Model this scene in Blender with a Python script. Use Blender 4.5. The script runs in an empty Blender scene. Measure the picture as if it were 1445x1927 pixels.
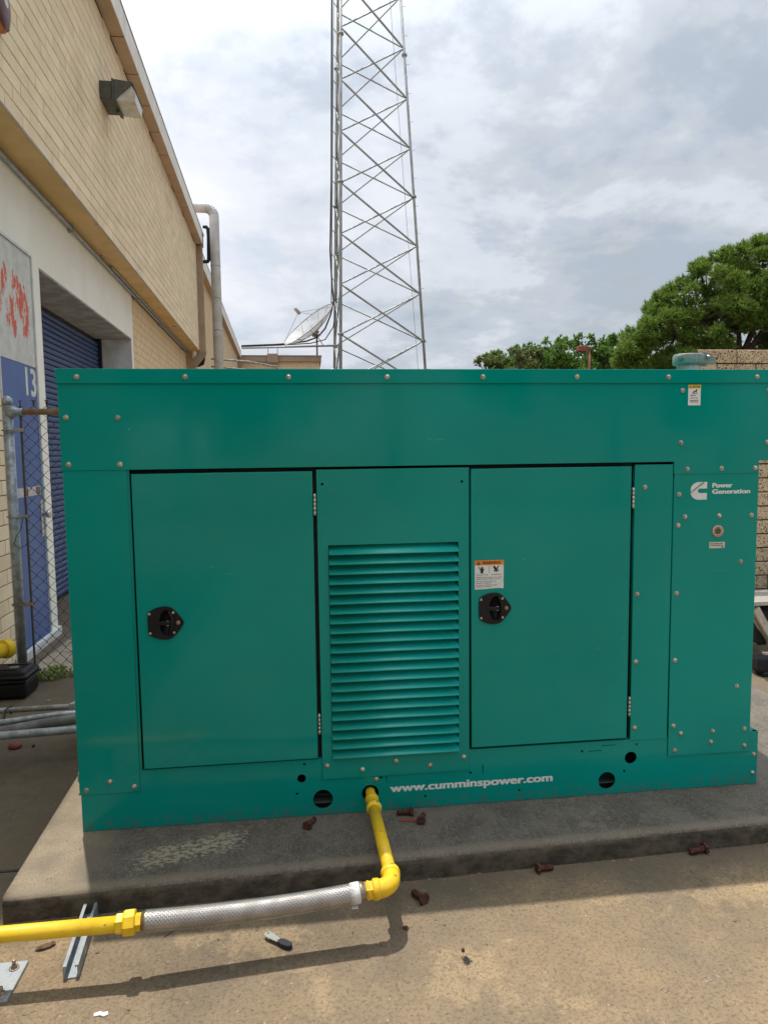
import bpy, bmesh, math, random
import numpy as np
from mathutils import Vector, Matrix, noise as mnoise
random.seed(7); rng = np.random.default_rng(7)
S = bpy.context.scene
COL = S.collection
R = math.radians
G = -0.09                                   # level of the yard; z = 0 is the top of the pad

# ------------------------------------------------------------------ camera
cam_d = bpy.data.cameras.new('camera'); cam = bpy.data.objects.new('camera', cam_d); COL.objects.link(cam)
yaw, pit, rol = 0.115328641, 0.087697096, -0.012412758
fw = Vector((math.sin(yaw)*math.cos(pit), math.cos(yaw)*math.cos(pit), -math.sin(pit)))
rt = Vector((math.cos(yaw), -math.sin(yaw), 0)); up = rt.cross(fw)
r2 = rt*math.cos(rol) + up*math.sin(rol); u2 = -rt*math.sin(rol) + up*math.cos(rol)
cam.matrix_world = Matrix(((r2.x, u2.x, -fw.x, 0), (r2.y, u2.y, -fw.y, -2.70447), (r2.z, u2.z, -fw.z, 1.47), (0, 0, 0, 1)))
cam_d.sensor_fit = 'VERTICAL'; cam_d.sensor_height = 36; cam_d.sensor_width = 36
cam_d.lens = 36*1300.2/1927; cam_d.clip_start = 0.02; cam_d.clip_end = 5000
S.camera = cam

# ------------------------------------------------------------------ light
SUNV = Vector((-0.100, 0.272, 1.0)).normalized()        # towards the sun
elev = math.asin(SUNV.z); azim = math.atan2(SUNV.x, SUNV.y)
sd = bpy.data.lights.new('sun', 'SUN'); sun = bpy.data.objects.new('sun', sd); COL.objects.link(sun)
sd.energy = 3.0; sd.angle = R(0.7); sd.color = (1.0, 0.95, 0.87)
sun.rotation_euler = SUNV.to_track_quat('Z', 'Y').to_euler(); sun.location = (-4, 8, 30)

W = bpy.data.worlds.new('World'); S.world = W; W.use_nodes = True
nt = W.node_tree; nt.nodes.clear(); N = nt.nodes.new; L = nt.links.new
def wn(t, **k):
    n = N(t)
    for a, b in k.items(): setattr(n, a, b)
    return n
out = wn('ShaderNodeOutputWorld'); bg = wn('ShaderNodeBackground'); bg.inputs[1].default_value = 0.1
sky = wn('ShaderNodeTexSky', sky_type='NISHITA', sun_disc=False); sky.sun_elevation = elev; sky.sun_rotation = azim
sky.air_density = 1.0; sky.dust_density = 1.5
tc = wn('ShaderNodeTexCoord'); sp = wn('ShaderNodeSeparateXYZ'); L(tc.outputs['Generated'], sp.inputs[0])
def wm(op, a, b, clamp=False):
    n = wn('ShaderNodeMath', operation=op, use_clamp=clamp)
    for i, v in enumerate((a, b)):
        if isinstance(v, (int, float)): n.inputs[i].default_value = v
        elif v is not None: L(v, n.inputs[i])
    return n.outputs[0]
zc = wm('ADD', wm('MAXIMUM', sp.outputs[2], 0.0), 0.22)
cx = wm('DIVIDE', sp.outputs[0], zc); cy = wm('DIVIDE', sp.outputs[1], zc)
cmb = wn('ShaderNodeCombineXYZ'); L(cx, cmb.inputs[0]); L(cy, cmb.inputs[1])
def wnoise(scale, detail, rough, loc, dist=0.0):
    m = wn('ShaderNodeMapping'); m.inputs['Location'].default_value = loc; L(cmb.outputs[0], m.inputs[0])
    n = wn('ShaderNodeTexNoise'); L(m.outputs[0], n.inputs['Vector'])
    n.inputs['Scale'].default_value = scale; n.inputs['Detail'].default_value = detail
    n.inputs['Roughness'].default_value = rough; n.inputs['Distortion'].default_value = dist
    return n.outputs['Fac']
def wramp(src, stops):
    r = wn('ShaderNodeValToRGB'); e = r.color_ramp.elements
    while len(e) < len(stops): e.new(0.5)
    for i, (p, c) in enumerate(stops): e[i].position = p; e[i].color = (*c, 1)
    r.color_ramp.interpolation = 'EASE'; L(src, r.inputs[0]); return r.outputs[0]
big = wnoise(0.75, 3, 0.5, (3.1, 1.7, 0.2), 0.1)
mid = wnoise(2.6, 10, 0.60, (7.3, 2.4, 1.1), 0.12)
fine = wnoise(6.5, 6, 0.6, (1.2, 5.1, 3.3), 0.0)
side = wm('MULTIPLY', wm('MINIMUM', wm('MAXIMUM', cx, -1.0), 1.6), 0.13)                       # the heavier cloud lies to the right (east)
f1 = wm('ADD', wm('MULTIPLY', big, 0.50), wm('MULTIPLY', mid, 0.50))
f2 = wm('SUBTRACT', wm('ADD', f1, wm('MULTIPLY', wm('SUBTRACT', fine, 0.5), 0.08)), side)
ccol = wramp(f2, [(0.31, (3.0, 3.3, 3.65)), (0.38, (3.6, 3.9, 4.3)), (0.44, (4.5, 4.8, 5.25)), (0.52, (5.2, 5.4, 5.85)), (0.64, (5.9, 6.0, 6.35))])
cover = wramp(wm('ADD', wm('MULTIPLY', mid, 0.6), wm('MULTIPLY', fine, 0.4)), [(0.42, (0.84,)*3), (0.52, (0.98,)*3)])
dotn = wn('ShaderNodeVectorMath', operation='DOT_PRODUCT'); L(tc.outputs['Generated'], dotn.inputs[0]); dotn.inputs[1].default_value = SUNV
aur = wm('ADD', wm('MULTIPLY', wm('POWER', wm('MAXIMUM', dotn.outputs['Value'], 0.0), 4.0), 1.1), 1.0)     # thin cloud glows round the sun
zen = wn('ShaderNodeMapRange', interpolation_type='SMOOTHSTEP'); L(sp.outputs[2], zen.inputs[0])
for i_, v_ in enumerate((.35, 1., 1., 1.75)): zen.inputs[i_+1].default_value = v_      # overcast skies are brightest overhead
aur = wm('MULTIPLY', aur, zen.outputs[0])
vs_ = wn('ShaderNodeVectorMath', operation='SCALE'); L(ccol, vs_.inputs[0]); L(aur, vs_.inputs['Scale']); ccol = vs_.outputs[0]
mx = wn('ShaderNodeMix', data_type='RGBA'); L(cover, mx.inputs[0]); L(sky.outputs[0], mx.inputs[6]); L(ccol, mx.inputs[7])
L(mx.outputs[2], bg.inputs[0]); L(bg.outputs[0], out.inputs[0])

S.view_settings.view_transform = 'Standard'; S.view_settings.look = 'None'
S.view_settings.exposure = 0.6; S.view_settings.gamma = 1.0; S.view_settings.use_curve_mapping = False
S.render.engine = 'CYCLES'

# ------------------------------------------------------------------ materials
class NB:
    def __init__(s, name):
        s.m = bpy.data.materials.new(name); s.m.use_nodes = True; s.t = s.m.node_tree; s.t.nodes.clear()
        s.o = s.n('ShaderNodeOutputMaterial'); s.b = s.n('ShaderNodeBsdfPrincipled'); s.l(s.b.outputs[0], s.o.inputs[0])
        s.g = s.n('ShaderNodeNewGeometry'); s.pos = s.g.outputs['Position']
    def n(s, t, **k):
        n = s.t.nodes.new(t)
        for a, b in k.items(): setattr(n, a, b)
        return n
    def l(s, a, b): s.t.links.new(a, b)
    def put(s, v, sock):
        if isinstance(v, bpy.types.NodeSocket): s.l(v, sock)
        elif isinstance(v, tuple) and len(v) == 3 and sock.type == 'RGBA': sock.default_value = (*v, 1)
        else: sock.default_value = v
    def noise(s, scale, detail=5, rough=.55, stretch=None, loc=(0, 0, 0), dist=0, vec=None):
        n = s.n('ShaderNodeTexNoise'); v = vec or s.pos
        if stretch or loc != (0, 0, 0):
            m = s.n('ShaderNodeMapping'); m.inputs['Scale'].default_value = stretch or (1, 1, 1); m.inputs['Location'].default_value = loc
            s.l(v, m.inputs[0]); v = m.outputs[0]
        s.l(v, n.inputs['Vector']); n.inputs['Scale'].default_value = scale; n.inputs['Detail'].default_value = detail
        n.inputs['Roughness'].default_value = rough; n.inputs['Distortion'].default_value = dist
        return n.outputs['Fac']
    def step(s, v, a, b, lo=0., hi=1.):
        n = s.n('ShaderNodeMapRange'); n.interpolation_type = 'SMOOTHSTEP'; s.l(v, n.inputs[0])
        for i, x in enumerate((a, b, lo, hi)): n.inputs[i+1].default_value = x
        return n.outputs[0]
    def math(s, op, a, b=0., clamp=False):
        n = s.n('ShaderNodeMath', operation=op, use_clamp=clamp); s.put(a, n.inputs[0]); s.put(b, n.inputs[1]); return n.outputs[0]
    def mix(s, f, a, b):
        n = s.n('ShaderNodeMix', data_type='RGBA'); s.put(f, n.inputs[0]); s.put(a, n.inputs[6]); s.put(b, n.inputs[7]); return n.outputs[2]
    def xyz(s):
        n = s.n('ShaderNodeSeparateXYZ'); s.l(s.pos, n.inputs[0]); return n.outputs
    def bump(s, h, strength=.3, dist=.01):
        n = s.n('ShaderNodeBump'); n.inputs['Strength'].default_value = strength; n.inputs['Distance'].default_value = dist
        s.l(h, n.inputs['Height']); s.l(n.outputs[0], s.b.inputs['Normal'])
    def fin(s, col=None, rough=None, metal=None, spec=None, coat=None):
        for k, v in (('Base Color', col), ('Roughness', rough), ('Metallic', metal), ('Specular IOR Level', spec), ('Coat Weight', coat)):
            if v is not None: s.put(v, s.b.inputs[k])
        return s.m
    def rnd(s):
        oi = s.n('ShaderNodeObjectInfo')
        return s.math('FRACT', s.math('ADD', oi.outputs['Random'], s.g.outputs['Random Per Island']))

def gen_mat(name, c, c2=None, scale=6, lo=.4, hi=.62, rough=.6, r2=None, metal=0., bump=0., bscale=None, bdist=.004, spec=.5, coat=None, speck=None, rnd=0., stretch=None):
    b = NB(name); n = b.noise(scale, 6, .6, stretch=stretch); f = b.step(n, lo, hi)
    col = b.mix(f, c, c2 if c2 else tuple(x*.8 for x in c))
    if speck:
        sc, th, w = speck[1:4]
        col = b.mix(b.step(b.noise(sc, 2, .5), th, th+w), col, speck[0])
    if rnd:
        k = b.math('ADD', b.math('MULTIPLY', b.rnd(), rnd), 1-rnd/2)
        vm = b.n('ShaderNodeVectorMath', operation='SCALE'); b.l(col, vm.inputs[0]); b.l(k, vm.inputs['Scale']); col = vm.outputs[0]
    if bump: b.bump(b.noise(bscale or scale*6, 5, .6), bump, bdist)
    r = b.step(f, 0., 1., rough, r2 if r2 is not None else rough+.08)
    return b.fin(col, r, metal, spec, coat)

def m_green(name='green_enamel', spec=.22, rr=(.08, .17), bmp=.10, c1=(0.0, .258, .217), c2=(0.0, .298, .252)):
    b = NB(name); p = b.xyz()
    base = b.mix(b.step(b.noise(1.1, 3, .5), .35, .7), c1, c2)
    dust = b.step(b.noise(1.7, 4, .55, loc=(3, 0, 1)), .50, .78, 0., .10)
    col = b.mix(dust, base, (.10, .25, .22))
    runs = b.step(b.noise(9, 4, .6, stretch=(1, 1, .12)), .60, .78, 0., .06)
    col = b.mix(runs, col, (.10, .15, .13))
    scf = b.math('MULTIPLY', b.step(b.noise(38, 3, .5, stretch=(.25, 1, 1.4), loc=(2, 2, 7)), .70, .74), b.step(b.noise(2.2, 3, .5, loc=(8, 1, 2)), .56, .66)); col = b.mix(b.math('MULTIPLY', scf, .35), col, (.12, .34, .30))
    chip = b.n('ShaderNodeTexVoronoi'); b.l(b.pos, chip.inputs['Vector']); chip.inputs['Scale'].default_value = 11
    ch = b.math('MULTIPLY', b.math('LESS_THAN', chip.outputs['Distance'], .022), b.math('GREATER_THAN', b.noise(2.5, 2), .60))
    col = b.mix(ch, col, (.42, .5, .47))
    low = b.math('MULTIPLY', b.step(p[2], .07, .0), b.step(b.noise(26, 4, .65), .42, .62)); col = b.mix(b.math('MULTIPLY', low, .45), col, (.10, .095, .08))
    b.bump(b.noise(3.2, 2, .4), bmp, .02)
    r = b.step(b.noise(5, 4, .6), .35, .7, *rr)
    b.b.inputs['Coat Roughness'].default_value = .08
    return b.fin(col, r, 0., spec, .04)
def m_ground():
    b = NB('yard_concrete'); p = b.xyz()
    big = b.noise(.55, 5, .6); mid = b.noise(3.2, 6, .65, loc=(5, 2, 0)); fine = b.noise(90, 3, .6); fin2 = b.noise(260, 2, .6)
    col = b.mix(b.step(mid, .32, .68), (.315, .222, .122), (.20, .150, .094))
    col = b.mix(b.step(big, .42, .62, 0., .6), col, (.18, .145, .105))
    col = b.mix(b.step(b.noise(1.9, 6, .7, loc=(9, 4, 0)), .50, .66, 0., .5), col, (.125, .10, .075))
    st = b.math('MULTIPLY', b.step(b.noise(2.6, 7, .72, loc=(3, 3, 0)), .56, .62), .35); col = b.mix(st, col, (.39, .29, .165))
    col = b.mix(b.step(fine, .48, .66, 0., .60), col, (.105, .075, .048))
    col = b.mix(b.step(fin2, .60, .74, 0., .45), col, (.46, .36, .23))
    mott = b.noise(28, 5, .7); col = b.mix(b.step(mott, .48, .70, 0., .28), col, (.13, .095, .06))
    col = b.mix(b.step(fin2, .42, .30, 0., .55), col, (.07, .052, .036))
    # weathering: darker, greyer towards the left rear and next to the pad
    wx = b.math('ADD', p[0], b.math('MULTIPLY', b.math('SUBTRACT', mid, .5), .9))
    mask = b.math('MULTIPLY', b.step(wx, -1.0, -1.35), b.step(b.math('ADD', p[1], b.math('MULTIPLY', b.math('SUBTRACT', big, .5), 1.6)), -1.3, -.35))
    grime = b.mix(b.step(b.noise(14, 6, .7), .3, .7), (.11, .093, .07), (.24, .195, .135))
    grime = b.mix(b.step(fine, .5, .7, 0., .3), grime, (.05, .043, .035))
    col = b.mix(b.math('MULTIPLY', mask, .70), col, grime)
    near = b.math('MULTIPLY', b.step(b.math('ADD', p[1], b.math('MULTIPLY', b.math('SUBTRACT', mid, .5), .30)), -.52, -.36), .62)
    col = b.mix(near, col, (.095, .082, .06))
    # pale lime spots and hair cracks
    spot = b.math('MULTIPLY', b.step(b.noise(7, 6, .7, loc=(1, 8, 0)), .66, .73), b.step(fin2, .4, .6)); col = b.mix(b.math('MULTIPLY', spot, .5), col, (.62, .53, .40))
    v = b.n('ShaderNodeTexVoronoi', feature='DISTANCE_TO_EDGE'); v.inputs['Scale'].default_value = .9
    mp = b.n('ShaderNodeVectorMath', operation='ADD'); b.l(b.pos, mp.inputs[0]); cn = b.n('ShaderNodeTexNoise'); cn.inputs['Scale'].default_value = 5; b.l(b.pos, cn.inputs['Vector']); b.l(cn.outputs['Color'], mp.inputs[1])
    b.l(mp.outputs[0], v.inputs['Vector'])
    cr = b.math('MULTIPLY', b.step(v.outputs['Distance'], .0045, .0015), b.step(b.noise(1.3, 3), .50, .58)); col = b.mix(b.math('MULTIPLY', cr, .5), col, (.11, .08, .05))
    ag = b.n('ShaderNodeTexVoronoi'); b.l(b.pos, ag.inputs['Vector']); ag.inputs['Scale'].default_value = 38
    agm = b.math('MULTIPLY', b.step(ag.outputs['Distance'], .13, .08), b.math('GREATER_THAN', b.noise(9, 3), .53)); col = b.mix(b.math('MULTIPLY', agm, .5), col, b.mix(b.step(b.noise(21, 2), .48, .52), (.055, .04, .03), (.50, .42, .30)))
    h = b.math('ADD', b.math('MULTIPLY', fine, .5), b.math('ADD', b.math('MULTIPLY', fin2, .4), b.math('MULTIPLY', mid, 1.2)))
    b.bump(h, .55, .004)
    return b.fin(col, b.step(mid, .3, .7, .85, .95), 0., .25)
def m_pad():
    b = NB('pad_concrete'); p = b.xyz()
    fine = b.noise(150, 3, .65); mid = b.noise(6, 6, .65); broom = b.noise(60, 4, .6, stretch=(1, .06, .3))
    dark = b.mix(b.step(mid, .35, .65), (.085, .075, .062), (.14, .122, .10))
    dark = b.mix(b.step(b.noise(48, 5, .75), .5, .66, 0., .55), dark, (.20, .175, .14)); dark = b.mix(b.step(fine, .52, .66, 0., .6), dark, (.27, .24, .19)); dark = b.mix(b.step(fine, .42, .30, 0., .5), dark, (.03, .027, .023))
    dark = b.mix(b.step(broom, .5, .68, 0., .35), dark, (.17, .15, .12))
    sunlit = b.mix(b.step(mid, .3, .7), (.29, .235, .165), (.19, .155, .115)); sunlit = b.mix(b.step(fine, .45, .62, 0., .45), sunlit, (.10, .08, .06))
    wx = b.math('ADD', p[0], b.math('MULTIPLY', b.math('SUBTRACT', b.noise(4, 5, .6), .5), .35))
    col = b.mix(b.step(wx, -.70, -.86), dark, sunlit)  # left end coloured as sunlit, the split following the cabinet's shadow edge
    # worn pale rim along the front arris
    ry = b.math('ADD', b.math('ADD', p[1], b.math('MULTIPLY', p[0], -.033)), b.math('MULTIPLY', b.math('SUBTRACT', b.noise(22, 4), .5), .03))
    rim = b.math('MULTIPLY', b.math('MULTIPLY', b.step(ry, -.295, -.325), b.step(p[2], -.012, -.003)), .55); col = b.mix(rim, col, (.215, .18, .13))
    # peeled pale laitance patch
    ax = b.math('ABSOLUTE', b.math('ADD', p[0], .44)); ay = b.math('ABSOLUTE', b.math('SUBTRACT', b.math('ADD', p[1], .175), b.math('MULTIPLY', b.math('ADD', p[0], .44), .28)))
    reg = b.math('MULTIPLY', b.step(ax, .30, .12), b.step(ay, .13, .03))
    fl = b.noise(42, 5, .7, stretch=(1, 1.5, 1)); pe = b.step(b.math('ADD', fl, b.math('MULTIPLY', reg, .17)), .64, .67)
    col = b.mix(b.math('MULTIPLY', b.math('MULTIPLY', pe, reg), .85), col, (.36, .315, .225))
    ax2 = b.math('ABSOLUTE', b.math('SUBTRACT', p[0], 1.12)); reg2 = b.math('MULTIPLY', b.step(ax2, .22, .05), b.step(b.noise(20, 6, .75), .5, .62)); col = b.mix(b.math('MULTIPLY', reg2, .4), col, (.25, .22, .155))
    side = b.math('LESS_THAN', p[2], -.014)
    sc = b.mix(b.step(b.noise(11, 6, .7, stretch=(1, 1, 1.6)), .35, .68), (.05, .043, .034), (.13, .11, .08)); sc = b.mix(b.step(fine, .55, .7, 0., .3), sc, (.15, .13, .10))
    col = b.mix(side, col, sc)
    b.bump(b.math('ADD', b.math('MULTIPLY', fine, .6), b.math('ADD', b.math('MULTIPLY', broom, .5), mid)), .5, .004)
    return b.fin(col, .9, 0., .25)
def m_brick(name, c, c2, sp, spk=.62):
    b = NB(name); k = b.math('ADD', b.math('MULTIPLY', b.rnd(), .13), .935)
    col = b.mix(b.step(b.noise(5, 5, .6), .35, .65), c, c2)
    col = b.mix(b.step(b.noise(110, 2, .5), spk, spk+.04), col, sp)
    col = b.mix(b.step(b.noise(.9, 5, .65, stretch=(1, 1, 2)), .55, .72, 0., .25), col, tuple(x*.5 for x in c))
    vm = b.n('ShaderNodeVectorMath', operation='SCALE'); b.l(col, vm.inputs[0]); b.l(k, vm.inputs['Scale'])
    b.bump(b.noise(80, 4, .6), .5, .004)
    return b.fin(vm.outputs[0], .88, 0., .25)
def m_flake():
    b = NB('flaked_white_paint'); p = b.xyz()
    col = b.mix(b.step(b.noise(9, 5, .6), .4, .7), (.62, .61, .58), (.50, .50, .48))
    ry = b.step(b.math('ABSOLUTE', b.math('SUBTRACT', p[1], 2.92)), .44, .26); rz = b.step(b.math('ABSOLUTE', b.math('SUBTRACT', p[2], 2.63)), .36, .16)
    reg = b.math('MULTIPLY', ry, rz)
    n = b.math('ADD', b.noise(8.5, 8, .74, stretch=(1, 1.3, .55)), b.math('MULTIPLY', b.math('SUBTRACT', reg, 1.), .26))
    col = b.mix(b.step(n, .495, .515), col, (.60, .13, .07))
    return b.fin(col, .7, 0., .4)
def m_mesh():
    b = NB('perforated_mesh'); tr = b.n('ShaderNodeBsdfTransparent'); ms = b.n('ShaderNodeMixShader'); ms.inputs[0].default_value = .55
    b.fin(b.mix(b.step(b.noise(3), .4, .6), (.42, .42, .40), (.33, .33, .31)), .6, .3)
    b.l(tr.outputs[0], ms.inputs[1]); b.l(b.b.outputs[0], ms.inputs[2]); b.l(ms.outputs[0], b.o.inputs[0]); return b.m
def m_leaf(name, c, c2):
    b = NB(name); k = b.rnd(); n = b.noise(1.3, 3, .5)
    col = b.mix(b.math('ADD', b.math('MULTIPLY', k, .55), b.math('MULTIPLY', n, .45)), c, c2)
    tl = b.n('ShaderNodeBsdfTranslucent'); b.put(col, tl.inputs[0]); ms = b.n('ShaderNodeMixShader'); ms.inputs[0].default_value = .38
    b.fin(col, .55, 0., .35); b.l(b.b.outputs[0], ms.inputs[1]); b.l(tl.outputs[0], ms.inputs[2]); b.l(ms.outputs[0], b.o.inputs[0]); return b.m

GREEN = m_green(); GREEN_LIT = m_green('lightened_blade_enamel', .6, (.34, .44), 0., (.004, .36, .315), (.008, .42, .37)); GROUND = m_ground(); PAD = m_pad()  # blade enamel: cabinet paint lightened, putting the bright skylight into its colour
DARK = gen_mat('dark_interior', (.012, .014, .014), rough=.8)
RUBBER = gen_mat('black_seal', (.010, .011, .011), rough=.7)
PLASTIC = gen_mat('black_plastic', (.008, .009, .010), (.006, .006, .008), 30, spec=.3, rough=.42, bump=.15, bscale=400, bdist=.001)
STEEL = gen_mat('zinc_bolt', (.62, .57, .49), (.40, .34, .27), 60, rough=.32, r2=.5, metal=.85, rnd=.25)
HINGE = gen_mat('hinge_steel', (.60, .57, .50), (.42, .38, .32), 80, rough=.35, metal=.8)
DECAL = gen_mat('white_decal', (.74, .78, .76), (.66, .71, .69), 40, rough=.45)
INK = gen_mat('black_ink', (.02, .02, .02), rough=.6)
ORANGE = gen_mat('orange_print', (.85, .27, .02), rough=.5)
YPRINT = gen_mat('yellow_print', (.80, .52, .02), rough=.5)
CREAM = gen_mat('cream_label', (.60, .62, .50), (.52, .54, .42), 90, rough=.5)
RING = gen_mat('gauge_ring', (.62, .58, .52), (.5, .45, .4), 60, rough=.4)
OLIVE = gen_mat('gauge_lens', (.085, .095, .03), (.06, .07, .02), 80, rough=.2)
REDR = gen_mat('gauge_red', (.25, .04, .04), rough=.4)
YELLOW = gen_mat('yellow_gas_paint', (.83, .55, .018), (.74, .46, .012), 9, rough=.40, r2=.6, bump=.5, bscale=38, bdist=.003, speck=((.30, .19, .04), 34, .68, .03))
BRAID = gen_mat('braided_steel', (.62, .60, .58), (.50, .47, .45), 18, rough=.36, r2=.5, metal=.85, bump=.6, bscale=900, bdist=.001)
HOSECORE = gen_mat('hose_core', (.03, .027, .025), rough=.6, metal=.4)
BRASS = gen_mat('dull_ferrule', (.36, .29, .20), (.25, .20, .14), 60, rough=.4, metal=.8)
TAPE = gen_mat('white_tape', (.70, .70, .69), (.55, .55, .55), 90, rough=.6, bump=.3, bscale=200, bdist=.002)
GALV = gen_mat('galvanised_steel', (.40, .43, .45), (.27, .30, .32), 25, rough=.42, r2=.6, metal=.55, bump=.1)
GALVW = gen_mat('weathered_galvanised', (.36, .36, .34), (.22, .20, .17), 14, rough=.6, metal=.35, bump=.2)
PVC = gen_mat('grey_conduit', (.20, .195, .185), (.12, .115, .11), 10, rough=.6)
RUSTP = gen_mat('rusty_pipe', (.27, .14, .065), (.33, .24, .16), 16, lo=.35, hi=.65, rough=.8, metal=.2, bump=.3, bscale=120)
RUST = gen_mat('rusted_bolt', (.085, .028, .016), (.035, .015, .011), 90, rough=.85, bump=.8, bscale=260, bdist=.002, speck=((.26, .09, .04), 150, .62, .06))
WIRE = gen_mat('old_fence_wire', (.05, .04, .032), (.09, .08, .07), 30, rough=.65, metal=.3)
REDCAP = gen_mat('dull_red_plastic', (.23, .055, .035), rough=.6)
LEAFD = gen_mat('dry_leaf', (.16, .085, .04), (.09, .05, .025), 90, rough=.8)
PAPER = gen_mat('white_scrap', (.72, .70, .66), rough=.8)
BLUEG = gen_mat('blue_grip', (.010, .012, .022), rough=.5)
SILVER = gen_mat('plated_steel', (.62, .63, .62), (.5, .5, .5), 80, rough=.3, metal=.7)
GRIT = gen_mat('dark_debris', (.07, .06, .055), (.03, .026, .024), 120, rough=.9)
BRICKW = m_brick('painted_tan_brick', (.84, .70, .50), (.79, .645, .445), (.50, .39, .26), .66)
MORTAR = gen_mat('recessed_mortar', (.34, .25, .16), (.27, .20, .13), 20, rough=.95, bump=.3)
BRICKP = gen_mat('painted_over_masonry', (.74, .57, .35), (.69, .52, .32), 3, rough=.85, bump=.3, bscale=60)
BRICKR = m_brick('speckled_tan_brick', (.62, .48, .31), (.54, .41, .26), (.06, .045, .035), .56)
MORTARD = gen_mat('dark_mortar', (.05, .038, .028), (.09, .07, .05), 30, rough=.95)
TANP = gen_mat('tan_soffit_paint', (.66, .45, .20), (.58, .39, .17), 2.2, rough=.75, speck=((.13, .13, .12), 5, .70, .02))
PANEL = gen_mat('brown_soffit_panel', (.52, .37, .26), (.48, .34, .24), 4, rough=.7, rnd=.08)
FASCIA = gen_mat('cream_fascia_panel', (.80, .77, .71), (.74, .70, .64), 5, rough=.5, rnd=.06)
CAPM = gen_mat('brown_cap_metal', (.30, .215, .15), rough=.5)
STUCCO = gen_mat('white_stucco', (.87, .84, .77), (.82, .79, .71), 2.5, rough=.9, bump=.25, bscale=120)
RAWC = gen_mat('bare_grey_render', (.27, .26, .24), (.38, .37, .35), 5, rough=.9, bump=.3)
WHITEP = gen_mat('white_gloss_paint', (.68, .68, .66), (.58, .58, .56), 6, rough=.5)
FLAKE = m_flake()
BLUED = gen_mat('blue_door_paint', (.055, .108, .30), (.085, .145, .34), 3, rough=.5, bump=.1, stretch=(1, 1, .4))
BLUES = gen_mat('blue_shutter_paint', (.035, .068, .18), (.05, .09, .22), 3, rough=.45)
NAVY = gen_mat('shutter_guide', (.010, .012, .025), rough=.5)
SPOUT = gen_mat('tan_downspout', (.36, .26, .18), (.32, .23, .16), 3, rough=.6)
JACKET = gen_mat('white_pipe_jacket', (.60, .60, .59), (.50, .50, .48), 5, rough=.5)
BLKFOAM = gen_mat('black_foam', (.018, .018, .02), rough=.8, bump=.4, bscale=60)
BRONZE = gen_mat('grey_green_casting', (.085, .09, .075), (.065, .07, .06), 14, rough=.5)
LENS = gen_mat('frosted_lens', (.62, .60, .55), (.50, .46, .40), 8, rough=.15, spec=.7)
MAROON = gen_mat('faded_maroon_paint', (.085, .016, .014), (.12, .02, .015), 10, rough=.35)
AMBER = gen_mat('faded_orange_paint', (.50, .16, .02), (.36, .09, .015), 20, rough=.45)
TOWER = gen_mat('tower_galvanised', (.36, .38, .375), (.27, .29, .285), 2, rough=.5, metal=.35)
CABLE = gen_mat('black_coax', (.012, .016, .016), rough=.5)
DISHM = m_mesh()
DISHF = gen_mat('dish_frame', (.26, .245, .215), rough=.6, metal=.3)
BEIGE = gen_mat('beige_feed', (.42, .37, .31), rough=.6)
BARK = gen_mat('pine_bark', (.075, .052, .038), (.12, .085, .06), 9, rough=.95, bump=.6)
PINE = m_leaf('pine_needles', (.055, .125, .016), (.22, .32, .05))
LEAFA = m_leaf('bright_leaves', (.09, .20, .035), (.18, .30, .06))
LEAFB = m_leaf('olive_leaves', (.12, .15, .045), (.20, .22, .07))
LEAFC = m_leaf('dark_leaves', (.045, .10, .025), (.09, .16, .035))
WEED = m_leaf('weed_leaves', (.16, .26, .05), (.34, .42, .10))
RUSTBOX = gen_mat('red_brown_lamp_box', (.24, .075, .045), rough=.6)
ALU = gen_mat('aluminium_extrusion', (.62, .60, .55), (.48, .46, .42), 20, rough=.35, metal=.6)
GREYCAP = gen_mat('grey_green_cast_iron', (.22, .255, .24), (.17, .20, .19), 60, rough=.5, bump=.2)
GALVC = gen_mat('bare_exhaust_steel', (.50, .50, .49), (.34, .34, .33), 22, rough=.38, metal=.7)

# ------------------------------------------------------------------ helpers
ORG = {}
GS = [1.0]                                  # radius factor while a round thing is being built
def bm(): return bmesh.new()
def box(b, x0, x1, y0, y1, z0, z1, bev=0., seg=1):
    t = bmesh.new(); bmesh.ops.create_cube(t, size=1)
    for v in t.verts: v.co = Vector(((x0+x1)/2+v.co.x*(x1-x0), (y0+y1)/2+v.co.y*(y1-y0), (z0+z1)/2+v.co.z*(z1-z0)))
    if bev: bmesh.ops.bevel(t, geom=t.edges[:], offset=bev, segments=seg, profile=.5, affect='EDGES', clamp_overlap=True)
    merge(b, t)
def merge(b, t, M=None):
    vm = {}
    for v in t.verts: vm[v] = b.verts.new(M @ v.co if M else v.co)
    for f in t.faces:
        try:
            g = b.faces.new([vm[v] for v in f.verts]); g.smooth = f.smooth
        except ValueError: pass
    t.free()
def frames(pts):
    P = [Vector(p) for p in pts]; T = []
    for i in range(len(P)):
        a = P[max(i-1, 0)]; c = P[min(i+1, len(P)-1)]; T.append((c-a).normalized())
    n = T[0].orthogonal().normalized(); out = []
    for i, t in enumerate(T):
        n = (n - t*n.dot(t)).normalized(); out.append((P[i], t, n, t.cross(n)))
    return out
def tube(b, pts, r, n=10, caps=True, smooth=True):
    fr = frames(pts); rr = [q*GS[0] for q in (r if isinstance(r, (list, tuple)) else [r]*len(fr))]; rings = []
    for (p, t, u, w), q in zip(fr, rr):
        rings.append([b.verts.new(p + (u*math.cos(2*math.pi*k/n)+w*math.sin(2*math.pi*k/n))*q) for k in range(n)])
    for a, c in zip(rings, rings[1:]):
        for k in range(n):
            f = b.faces.new((a[k], a[(k+1) % n], c[(k+1) % n], c[k])); f.smooth = smooth
    if caps and n > 2:
        b.faces.new(rings[0][::-1]); b.faces.new(rings[-1])
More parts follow.
